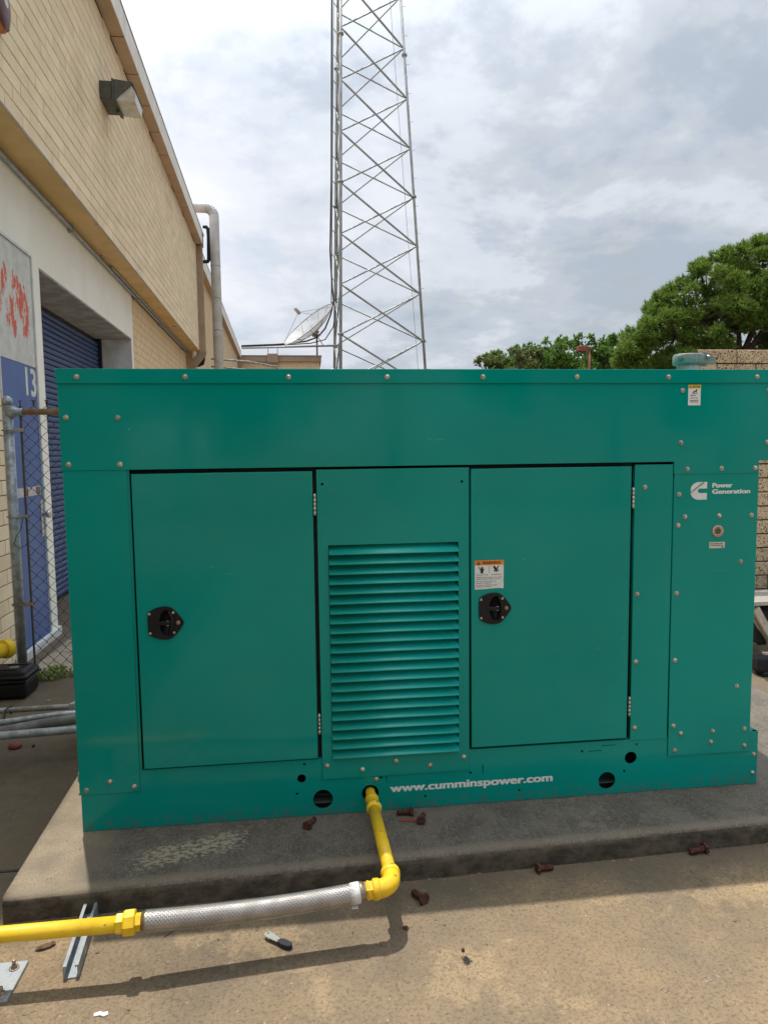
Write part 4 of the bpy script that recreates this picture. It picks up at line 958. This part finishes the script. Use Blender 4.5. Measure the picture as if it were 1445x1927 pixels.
for k in range(4):
    b = bm(); cyl(b, dp(math.pi/4+math.pi/2*k, 1.), FP-AX*.05, .010, n=6); add('strut', b, DISHF, ds)
b = bm(); cyl(b, C0-AX*.16, C0+AX*.0, .20, n=16); cyl(b, C0-AX*.2+Vector((-.1, 0, -.1)), C0-AX*.12+Vector((.25, 0, -.02)), .05); cyl(b, C0-AX*.15, Vector((1.12, 31.6, 6.62)), .02, n=8); add('mount', b, DISHF, ds)
b = bm(); cyl(b, (.80, 31.55, 6.061), (.80, 31.55, 7.15), .045, n=12); cyl(b, (.80, 31.55, 7.13), C0-AX*.1, .05, n=10); add('mast', b, GALVW, ds)

tr = thing('cable_bridge', (-.5, 31.5, 6.06), 'narrow cable bridge from the warehouse roof to the tower', 'cable tray')
b = bm()
for y in (31.38, 31.62): tube(b, [(-2.8, y, 6.47), (1.9, y, 6.62)], .03, 6)
add('tray_rail', b, GALV, tr)
for x in (-1.55, -1.10, .82):
    b = bm(); zt = 6.51+(x+1.5)*.032; cyl(b, (x, 31.5, 6.06), (x, 31.5, zt), .018, n=6); add('tray_leg', b, GALVW, tr)
b = bm()
for i in range(16):
    x = -2.6+i*.29; z = 6.476+(x+2.8)*.032; cyl(b, (x, 31.38, z), (x, 31.62, z), .012, n=5)
add('tray_rung', b, GALV, tr)

# tower -----------------------------------------------------------------
def A_(z): t = (z-5.1)/15.4; return Vector((1.742+.298*t, 28.3+.45*t, z))
def C_(z): t = (z-5.32)/16.46; return Vector((5.852-1.013*t, 30.1-.05*t, z))
def B_(z): t = (z-5.52)/17.2; return Vector((1.646+.43*t, 31.9-.55*t, z))
tw = thing('lattice_tower', (3.1, 30.1, G), 'tall galvanised lattice radio mast rising behind the generator', 'tower')
ZTOP = 27.5
for fn, r in ((A_, .075), (B_, .07), (C_, .065)):
    b = bm(); cyl(b, fn(G), fn(ZTOP), r, r*.85, n=12); lg_ = add('leg', b, TOWER, tw)
    for z in (1.05, 7.20-.55, 13.2, 19.4, 25.6):
        b = bm(); p_ = fn(z); lathe(b, p_, (0, 0, 1), [(r+.06, -.03), (r+.06, -.005), (r+.06, .005), (r+.06, .03)], 12)
        for k in range(6): a = k*math.pi/3; cyl(b, p_+Vector((math.cos(a)*(r+.04), math.sin(a)*(r+.04), -.07)), p_+Vector((math.cos(a)*(r+.04), math.sin(a)*(r+.04), .07)), .012, n=5)
        add('flange', b, TOWER, lg_)
CELL = 2.175; ZN = [6.632-3*CELL+i*CELL for i in range(13)]
def brace(p, q, r):
    b = bm(); d = (q-p).normalized(); tube(b, [p+d*.05, p+d*.3, q-d*.3, q-d*.05], [r*.5, r, r, r*.5], 8); add('brace', b, TOWER, tw)
for i in range(len(ZN)-1):
    z0, z1 = ZN[i], ZN[i+1]
    for f_, g_, r in ((A_, C_, .042), (B_, C_, .034), (A_, B_, .034)):
        if z1 > ZTOP: continue
        brace(f_(z1), g_(z0), r*1.12); brace(f_(z0), g_(z1), r*.85)
b = bm(); z = 1.0; i = 0
while z < ZTOP-1:
    p_ = C_(z); d = Vector((.9, -.2, 0)) if i % 2 else Vector((.2, -.9, 0)); cyl(b, p_, p_+d.normalized()*.20, .010, n=5); z += .62; i += 1
add('climbing_peg', b, TOWER, tw, kind='stuff')
b = bm(); tube(b, [C_(ZTOP)+Vector((-.55, -.1, 0)), C_(19)+Vector((-.48, -.1, 0)), C_(11)+Vector((-.40, 0, 0)), C_(5)+Vector((-.34, 0, 0)), C_(.5)+Vector((-.3, 0, 0))], .010, 5); add('lead_wire', b, GALVW, tw)
def Lp(z): p_ = B_(z); return p_+Vector((-.19, -.25, 0))
b = bm(); cyl(b, Lp(8.5), Lp(ZTOP), .026, n=6)
z = 8.7
while z < ZTOP: cyl(b, Lp(z), B_(z-.12), .020, n=5); z += 1.12
add('cable_ladder', b, TOWER, tw)
b = bm()
tube(b, [Lp(ZTOP)+Vector((-.03, -.05, 0)), (1.829-.02, 31.4, 22.4), (1.637, 31.5, 14.3), (1.52, 31.5, 11.1), (1.582, 31.5, 9.4), (1.646, 31.5, 8.75), (1.47, 31.5, 8.04), (1.211, 31.5, 7.43), (.844, 31.5, 7.02), (.30, 31.5, 6.82), (-.4, 31.5, 6.72), (-1.15, 31.5, 6.66), (-2.8, 31.5, 6.58)], .038, 8)
tube(b, [(2.06, 31.2, 22.4), (1.92, 31.3, 14.3), (1.86, 31.3, 11.1), (1.80, 31.3, 9.4), (1.76, 31.4, 8.4), (1.60, 31.5, 7.5), (1.2, 31.5, 6.9), (.5, 31.5, 6.72), (-1, 31.5, 6.62), (-2.8, 31.5, 6.54)], .026, 6)
add('cable', b, CABLE, tw)
b = bm(); tube(b, [(2.10, 30.6, 22), (1.95, 30.0, 14), (1.90, 29.8, 10), (1.84, 29.6, 6.5), (1.80, 29.4, 3)], .030, 6); add('cable', b, CABLE, tw)

# ------------------------------------------------------------------ fence and the left rear
fe = thing('chain_link_fence', (-1.2, 2.2, G), 'rusty chain link fence with a grey corner post at the left', 'fence')
FY = 2.2
b = bm(); cyl(b, (-1.945, FY, G), (-1.945, FY, 1.84), .031, n=16); lathe(b, (-1.945, FY, 1.81), (0, 0, 1), [(.034, 0), (.035, .025), (.030, .042), (.015, .056), (0, .060)], 16); add('post', b, GALV, fe)
b = bm(); cyl(b, (.9, FY, G), (.9, FY, 1.80), .030, n=12); add('post', b, GALV, fe)
b = bm(); cyl(b, (-1.90, FY, 1.762), (.9, FY, 1.762), .021, n=12); add('top_rail', b, RUSTP, fe)
b = bm(); lathe(b, (-1.935, FY, 1.762), (1, 0, 0), [(.041, -.01), (.041, .03), (.028, .05), (.026, .085), (.0, .086)], 16); add('rail_end', b, GALV, fe)
b = bm(); box(b, -1.868, -1.858, FY-.012, FY+.004, -.03, 1.80); add('tension_bar', b, WIRE, fe)
for z in (1.64, 1.06, .46, -.0+.02):
    b = bm(); tube(b, [(-1.945+.041*math.cos(t), FY+.041*math.sin(t), z) for t in [2*math.pi*k/20 for k in range(21)]], .005, 6); box(b, -1.945, -1.945+.001, FY-.042, FY-.040, z-.011, z+.011)
    box(b, -1.91, -1.845, FY-.022, FY-.014, z-.012, z+.012, .002); box(b, -1.91, -1.845, FY+.006, FY+.010, z-.012, z+.012); lathe(b, (-1.853, FY-.022, z), (0, -1, 0), [(.008, 0), (.008, .006), (0, .008)], 6)
    add('band', b, RUSTP if z < .6 else GALVW, fe)
b = bm(); w = .0415; h = .085; z0 = -.065; nr = 22
for c_ in range(int((.9+1.862)/w)):
    xa = -1.862+c_*w; pts = []
    for k in range(2*nr+1):
        side = (k+c_) % 2
        pts.append((xa+w*(side)+(.003 if side else -.003), FY+(.0035 if side else -.0035)*(1 if c_ % 2 else -1), z0+k*h/2))
    tube(b, pts, .0029, 4, caps=False, smooth=False)
    xe = pts[-1][0]; tube(b, [pts[-1], (xe+.004, FY, pts[-1][2]+.022), (xe-.010, FY, pts[-1][2]+.036)], .0028, 4, smooth=False); tube(b, [pts[-1], (xe-.002, FY, pts[-1][2]+.020), (xe+.012, FY, pts[-1][2]+.034)], .0028, 4, smooth=False)
add('chain_mesh', b, WIRE, fe)
b = bm(); tube(b, [(-1.875, FY-.03, 1.06), (-1.885, FY-.05, .98), (-1.915, FY-.06, .93), (-1.93, FY-.06, .88), (-1.90, FY-.06, .85), (-1.86, FY-.05, .87), (-1.845, FY-.04, .90)], .0025, 5); add('tie_wire', b, CABLE, fe)

tb = thing('toolbox', (-2.0, 1.95, G), 'black plastic toolbox on the ground at the foot of the fence post', 'toolbox')
b = bm(); box(b, -2.30, -1.795, 1.84, 2.08, G+.002, G+.115, .030, 4); add('body', b, PLASTIC, tb)
b = bm(); t = bm(); box(t, -2.31, -1.785, 1.83, 2.09, G+.117, G+.185, .030, 4)
for v in t.verts:
    if v.co.z > G+.15: v.co.x = -2.05+(v.co.x+2.05)*.93; v.co.y = 1.96+(v.co.y-1.96)*.80
merge(b, t); box(b, -2.315, -1.780, 1.825, 2.095, G+.1155, G+.128, .004); lid = add('lid', b, PLASTIC, tb)
b = bm(); box(b, -1.98, -1.86, 1.885, 1.905, G+.1855, G+.190, .001); box(b, -1.96, -1.84, 2.005, 2.025, G+.1855, G+.190, .001); add('catch', b, DARK, lid)
b = bm(); box(b, -1.93, -1.87, 1.935, 1.975, G+.1852, G+.1862); add('sticker', b, gen_mat('worn_sticker', (.13, .13, .13), (.2, .2, .19), 60, rough=.7), lid)
gs = thing('gas_stub', (-2.1, 2.0, .1), 'short yellow pipe with a collared end above the black toolbox', 'pipe')
b = bm(); p0, p1 = Vector((-2.25, 1.45, .19)), Vector((-1.965, 2.02, .205)); cyl(b, p0-(p1-p0)*1.2, p1, .048, n=20); add('pipe', b, YELLOW, gs)
b = bm(); dd = (p1-p0).normalized(); lathe(b, p1-dd*.03, dd, [(.048, 0), (.060, .002), (.064, .012), (.064, .040), (.058, .052), (0, .054)], 24); add('collar', b, YELLOW, gs)
cd = thing('conduit_bundle', (-1.5, .9, G), 'bundle of grey conduits running low into the generator side', 'conduit')
def cond(pts, r, m, lab_=None): b = bm(); tube(b, pts, r*.88, 14); add('conduit_pipe', b, m, cd, label=lab_)
cond([(-2.4, 1.13, .115), (-1.66, 1.14, .098), (-1.25, 1.145, .10), (-.88, 1.15, .10)], .017, GALVW)
cond([(-2.4, .90, .085), (-1.58, .955, .10), (-1.318, 1.03, .10), (-.88, 1.06, .10)], .019, GALV)
cond([(-2.4, .80, .05), (-1.55, .87, .082), (-1.35, .93, .092), (-1.10, .99, .10), (-.88, 1.0, .10)], .031, PVC)
cond([(-2.4, .74, .10), (-1.51, .779, .10), (-1.163, .807, .10), (-.88, .83, .10)], .023, GALV)
b = bm(); tube(b, [(-1.60, 1.12, .122), (-1.605, 1.09, .118), (-1.61, 1.06, .06), (-1.63, 1.0, .06)], .006, 6); tube(b, [(-1.60, 1.145, .118), (-1.60, 1.162, .098), (-1.60, 1.14, .078)], .006, 6); tube(b, [(-1.70, 1.04, .10), (-1.67, 1.0, .08), (-1.64, .98, .07)], .006, 6); add('strap', b, CABLE, cd)
b = bm(); prism(b, [(-1.285, 1.10), (-1.22, 1.10), (-1.22, 1.24), (-1.245, 1.24)], 'z', .125, .130); box(b, -1.285, -1.22, 1.098, 1.10, .085, .130); box(b, -1.22, -.88, 1.10, 1.23, .10, .129); add('bracket', b, ALU, cd)
b = bm(); box(b, -1.005, -.89, .33, .37, .045, .09, .003); add('bracket', b, GALV, cd)
for x in (-2.2, -1.9): b = bm(); box(b, x, x+.04, .70, 1.2, G, G+.05); box(b, x+.005, x+.035, .72, .75, G+.05, .08); box(b, x+.005, x+.035, 1.1, 1.13, G+.05, .085); add('stand', b, GALV, cd)

def blades(n, c, rad, hgt, L_, w, mat_seed=0, up=.6):
    V = []; F = []
    for i in range(n):
        a = rng.uniform(0, 6.283); q = rad*math.sqrt(rng.uniform()); x, y = c[0]+q*math.cos(a), c[1]+q*math.sin(a)
        z0_ = c[2]+rng.uniform(0, hgt)*.8; d = np.array([rng.normal(), rng.normal(), rng.uniform(up*.5, up*2)]); d /= np.linalg.norm(d); l_ = L_*rng.uniform(.5, 1.2)
        s_ = np.cross(d, rng.normal(size=3)); s_ /= np.linalg.norm(s_); p_ = np.array([x, y, z0_]); k = len(V)
        V += [tuple(p_), tuple(p_+d*l_*.5+s_*w*l_), tuple(p_+d*l_), tuple(p_+d*l_*.5-s_*w*l_)]; F.append((k, k+1, k+2, k+3))
    return V, F
def leafmesh(name, V, F, m): me = bpy.data.meshes.new(name); me.from_pydata(V, [], F); me.materials.append(m); return me
V, F = [], []
for c_, r_, h_, n_ in (((-1.755, 2.27, G), .075, .09, 170), ((-1.86, 2.22, G), .05, .05, 60), ((-1.66, 2.30, G), .04, .03, 40)):
    v, f = blades(n_, c_, r_, h_, .035, .25); k = len(V); V += v; F += [tuple(i+k for i in q) for q in f]
add('weed', leafmesh('weed', V, F, WEED), WEED, label='small bright green weed growing under the chain link fence', cat='weed')
for x, y, lab_ in ((-1.66, 1.80, 'yellow leaf scrap nearer the toolbox on the dark yard'), (-1.42, 1.62, 'yellow leaf scrap nearer the generator on the dark yard')):
    b = bm(); prism(b, [(x, y), (x+.02, y-.008), (x+.035, y+.004), (x+.018, y+.014)], 'z', G+.001, G+.004); add('leaf_scrap', b, gen_mat('yellow_leaf', (.42, .28, .10), rough=.8) if not bpy.data.materials.get('yellow_leaf') else bpy.data.materials['yellow_leaf'], label=lab_, cat='leaf')

# ------------------------------------------------------------------ right side: brick wall and folded platform
bw = thing('brick_wall', (4.2, 2.3, G), 'speckled tan brick wall standing behind the generator on the right', 'wall')
b = bm(); box(b, 2.955, 6.1, 2.262, 2.45, G, 2.195); bwc = add('wall_core', b, MORTARD, bw)
BH2, BL2 = .1085, .316
b = bm(); box(b, 0, BL2-.010, 0, .02, 0, BH2-.010, .003); bf = finish(b, 'brick', BRICKR)
b = bm(); box(b, 0, BL2/2-.010, 0, .02, 0, BH2-.010, .003); bh = finish(b, 'brick', BRICKR)
rest = bm()
for r in range(21):
    z = 2.205-(r+1)*BH2+.005
    xs_ = 2.955-(.16 if r % 2 else 0)
    for c_ in range(10):
        x0 = xs_+c_*BL2+.005
        if x0 < 2.95: add('brick', bh, BRICKR, bwc, loc=(x0+BL2/2+.002, 2.25+random.uniform(-.002, .002), z)); continue
        if x0 < 4.6: add('brick', bf, BRICKR, bwc, loc=(x0, 2.25+random.uniform(-.002, .002), z))
        elif x0 < 5.9: box(rest, x0, x0+BL2-.010, 2.25, 2.27, z, z+BH2-.010)
add('brick_course', rest, BRICKR, bwc, kind='stuff')
pf = thing('work_platform', (3.6, 1.65, G), 'folded aluminium work platform with black feet by the brick wall', 'platform')
b = bm(); box(b, 2.985, 4.25, 1.585, 1.615, .392, .424, .004); box(b, 2.985, 4.25, 1.90, 1.93, .392, .424, .004); box(b, 3.0, 4.25, 1.615, 1.90, .405, .418); add('deck', b, ALU, pf)
for y in (1.60, 1.655, 1.92):
    b = bm(); p0, p1 = Vector((3.03, y, .375)), Vector((3.28, y, -.035)); d = (p1-p0).normalized(); s_ = Vector((d.z, 0, -d.x))*.024
    q = [p0-s_, p0+s_, p1+s_, p1-s_]; prism(b, [(v.x, v.z) for v in q], 'y', y-.014, y+.014); add('leg', b, ALU, pf)
b = bm(); box(b, 3.095, 4.2, 1.575, 1.605, .048, .070, .003); add('foot_rail', b, ALU, pf)
b = bm(); box(b, 3.035, 3.42, 1.545, 1.635, -.062, .046, .02, 2); box(b, 3.065, 3.30, 1.54, 1.64, G, -.058, .01); add('rubber_foot', b, BLKFOAM, pf)
b = bm(); box(b, 3.10, 4.2, 1.65, 1.95, .10, .36, .02); add('folded_step', b, BLKFOAM, pf)

# ------------------------------------------------------------------ trees
def tufts(centers, radii, n_per, tuft_n, L_, w, flat=.75, seed=1, sph=True):
    rg = np.random.default_rng(seed); V = []; F = []
    for (c, r) in zip(centers, radii):
        n = max(4, int(n_per*(r/.6)**2))
        d = rg.normal(size=(n, 3)); d /= np.linalg.norm(d, axis=1)[:, None]
        q = rg.uniform(.35, 1.0, size=(n, 1))**.6; P_ = np.array(c)+d*q*r*np.array([1, 1, flat]); P_ += rg.normal(size=P_.shape)*r*.14
        for p_, dd in zip(P_, d):
            ax = dd*.7+np.array([0, 0, .55]); ax /= np.linalg.norm(ax)
            k = len(V); nd = rg.normal(size=(tuft_n, 3))*.55+ax; nd /= np.linalg.norm(nd, axis=1)[:, None]
            sd_ = np.cross(nd, rg.normal(size=(tuft_n, 3))); sd_ /= np.linalg.norm(sd_, axis=1)[:, None]; ll = L_*rg.uniform(.6, 1.15, size=(tuft_n, 1))
            a = p_-sd_*w; b2 = p_+sd_*w; t = p_+nd*ll
            V.extend(map(tuple, np.stack([a, b2, t], 1).reshape(-1, 3))); F.extend([(k+3*i, k+3*i+1, k+3*i+2) for i in range(tuft_n)])
    return V, F
def limb(b, p, q, r0, r1, bend=.12, n=6):
    p = Vector(p); q = Vector(q); L_ = (q-p).length; o = Vector((random.uniform(-1, 1), random.uniform(-1, 1), random.uniform(-.3, 1)))*L_*bend
    pts = [p.lerp(q, i/n)+o*math.sin(math.pi*i/n) for i in range(n+1)]; tube(b, pts, [r0+(r1-r0)*i/n for i in range(n+1)], 6); return pts
# big pine: silhouette follows a rising crown line, with open sky pockets between the limbs
pine = thing('pine_tree', (20.0, 27, G), 'tall broad dark green pine rising at the right edge', 'tree')
sil = [(14.0, 6.0), (14.9, 7.0), (15.6, 7.3), (15.9, 8.2), (16.5, 8.75), (17.2, 9.15), (17.6, 9.6), (18.4, 10.0), (19.6, 10.5), (20.9, 10.95), (22.5, 11.8), (24.5, 12.3), (26.5, 11.6), (28, 9.5)]
def top(x):
    for (a, za), (c, zc_) in zip(sil, sil[1:]):
        if a <= x <= c: return za+(zc_-za)*(x-a)/(c-a)
    return 0
random.seed(21); cl = []; rad = []
pockets = [((19.0, 5.95), .62, .42), ((20.2, 6.35), .5, .3), ((15.9, 5.9), .35, .25), ((17.6, 7.95), .4, .28), ((18.9, 8.7), .35, .3), ((16.6, 6.5), .3, .2), ((20.4, 8.3), .3, .25), ((19.6, 5.9), .5, .35), ((17.9, 6.7), .3, .22), ((18.0, 9.2), .3, .2), ((16.9, 7.6), .25, .2), ((20.9, 7.3), .4, .25), ((19.4, 9.6), .3, .2), ((15.3, 6.4), .22, .16)]
tries = 0
while len(cl) < 360 and tries < 30000:
    tries += 1; x = random.uniform(14.0, 27.5); r = random.uniform(.26, .56); z = random.uniform(4.6, 12.3)
    if z+r*.62 > top(x)+random.uniform(-.1, .12): continue
    if any(abs(x-a[0]) < w_*.7+r*.5 and abs(z-a[1]) < h_*.7+r*.4 for a, w_, h_ in pockets) and random.random() < .96: continue
    if x > 21.5 and random.random() < .35: continue
    y = 27+random.uniform(-2.3, 2.3)*min(1, (x-13.4)/4)
    if any((x-c[0])**2+(z-c[2])**2*1.6 < (.30*(r+q))**2*1.0 and abs(y-c[1]) < .8 for c, q in zip(cl, rad)): continue
    cl.append((x, y, z)); rad.append(r)
# upper edge clumps so that the outline stays bushy
x = 14.1
while x < 26.5:
    r = random.uniform(.22, .40); cl.append((x, 27+random.uniform(-.8, .8), top(x)-r*.75+random.uniform(-.12, .10))); rad.append(r); x += random.uniform(.22, .42)
V, F = tufts(cl, rad, 190, 8, .25, .028, .7, 5); add('crown', leafmesh('crown', V, F, PINE), PINE, pine)
b = bm(); tube(b, [(20.4, 27, G), (20.2, 27, 3), (19.75, 27, 5.0), (19.6, 27.1, 5.6)], [.42, .36, .28, .24], 12)
forks = []
for a in ((17.6, 26.6, 7.0), (18.4, 27.6, 8.6), (20.6, 26.8, 8.6), (22.6, 27.4, 8.5), (16.6, 27, 6.4), (21.0, 27, 6.6), (19.6, 27.2, 7.8), (24.2, 27, 7.2), (18.2, 26.5, 6.0)):
    pts = limb(b, (19.7, 27.02, 5.2), a, .15, .06); forks += pts[2:]
for c in cl:
    if random.random() < .62:
        q = min(forks, key=lambda f: (f-Vector(c)).length); limb(b, q, c, .035, .012, .10, 4)
add('trunk', b, BARK, pine)
def leafy(name, x, y, ztop, wid, m, label, n=26, seed=3, airy=.0, leaf=.20):
    random.seed(seed); t = thing('leafy_tree', (x, y, G), label, 'tree', 'low trees behind the generator roof')
    cs = []; rs = []
    for i in range(n):
        r = random.uniform(.30, .62); a = random.uniform(-1, 1); h_ = ztop-r*.8-abs(a)**1.8*1.5-random.random()**1.5*2.4
        cs.append((x+a*wid, y+random.uniform(-1, 1), h_)); rs.append(r)
    for i in range(int(n*airy)): cs.append((x+random.uniform(-.8, .8)*wid, y, ztop+random.uniform(-.5, .25))); rs.append(random.uniform(.13, .24))
    V, F = tufts(cs, rs, 130, 6, leaf, .06, .9, seed); add('crown', leafmesh('crown', V, F, m), m, t)
    b = bm(); tube(b, [(x, y, G), (x+.1, y, ztop*.45), (x, y, ztop*.62)], [.2, .16, .12], 8)
    for c in cs[::2]: limb(b, (x, y, ztop*.6), c, .06, .015, .08, 4)
    add('trunk', b, BARK, t)
leafy('a', 11.9, 40, 7.05, 1.2, LEAFB, 'small olive airy tree leftmost of the low trees', 26, 3, .8)
leafy('b', 13.6, 39, 7.25, 1.2, LEAFB, 'low olive coloured tree right of the small airy one', 30, 4, .5)
leafy('c', 15.7, 40, 8.1, 1.8, LEAFA, 'rounded bright green tree left of the red-brown lamp', 34, 5, .5)
leafy('d', 18.9, 41, 8.5, 1.8, LEAFA, 'bright green tree right of the red-brown lamp', 34, 6, .7)
leafy('e', 20.4, 38, 6.9, 1.3, LEAFB, 'olive green tree low beneath the left tip of the pine', 24, 8, .4)
leafy('f', 21.2, 42, 8.3, 1.5, LEAFA, 'pale green wispy tree touching the left tip of the pine', 24, 9, .8)
b = bm(); box(b, -2.6, .2, -1, 1, -1, 1); b.free()
leafy('h', 12.9, 42, 7.55, 1.3, LEAFA, 'bright green bush top between the two olive trees', 30, 14, .5)
leafy('i', 14.6, 42, 7.9, 1.4, LEAFA, 'light green tree between the olive tree and the rounded bright one', 32, 15, .6)
leafy('g', 17.2, 43, 8.0, 1.6, LEAFA, 'fresh green tree directly behind the red-brown lamp head', 24, 12, .5)
for i_, (x, y, h_, w_) in enumerate(((-9, -17, 7.5, 3.2), (-3.0, -15, 5.2, 2.2), (2.6, -18, 7.0, 3.0), (8.6, -16, 6.0, 3.0), (14, -19, 8, 3.4))):  # unseen trees behind the camera, added to shape reflections in the cabinet
    leafy('r', x, y, h_, w_, LEAFC, 'dark leafy tree across the yard, unseen and added for reflections, '+('standing nearest the warehouse', 'lowest and narrowest of the row', 'tall and opposite the louvres', 'rounded and opposite the right door', 'tallest at the far end of the row')[i_], 40, 30+i_, .3, .34)
for o in COL.objects:
    if o.get('label', '').startswith('dark leafy tree across'): o['group'] = 'unseen trees added for the cabinet to reflect'
lp_ = thing('lamp_post', (17.95, 38, G), 'brown lamp post with a boxy red-brown head above the trees', 'lamp post')
b = bm(); cyl(b, (17.30, 38, G), (17.30, 38, 7.35), .075, n=10); add('pole', b, RUSTBOX, lp_)
b = bm(); box(b, 16.55, 17.10, 37.7, 38.3, 7.30, 7.62, .02); box(b, 17.10, 17.40, 37.93, 38.07, 7.42, 7.52); add('lamp_head', b, RUSTBOX, lp_)
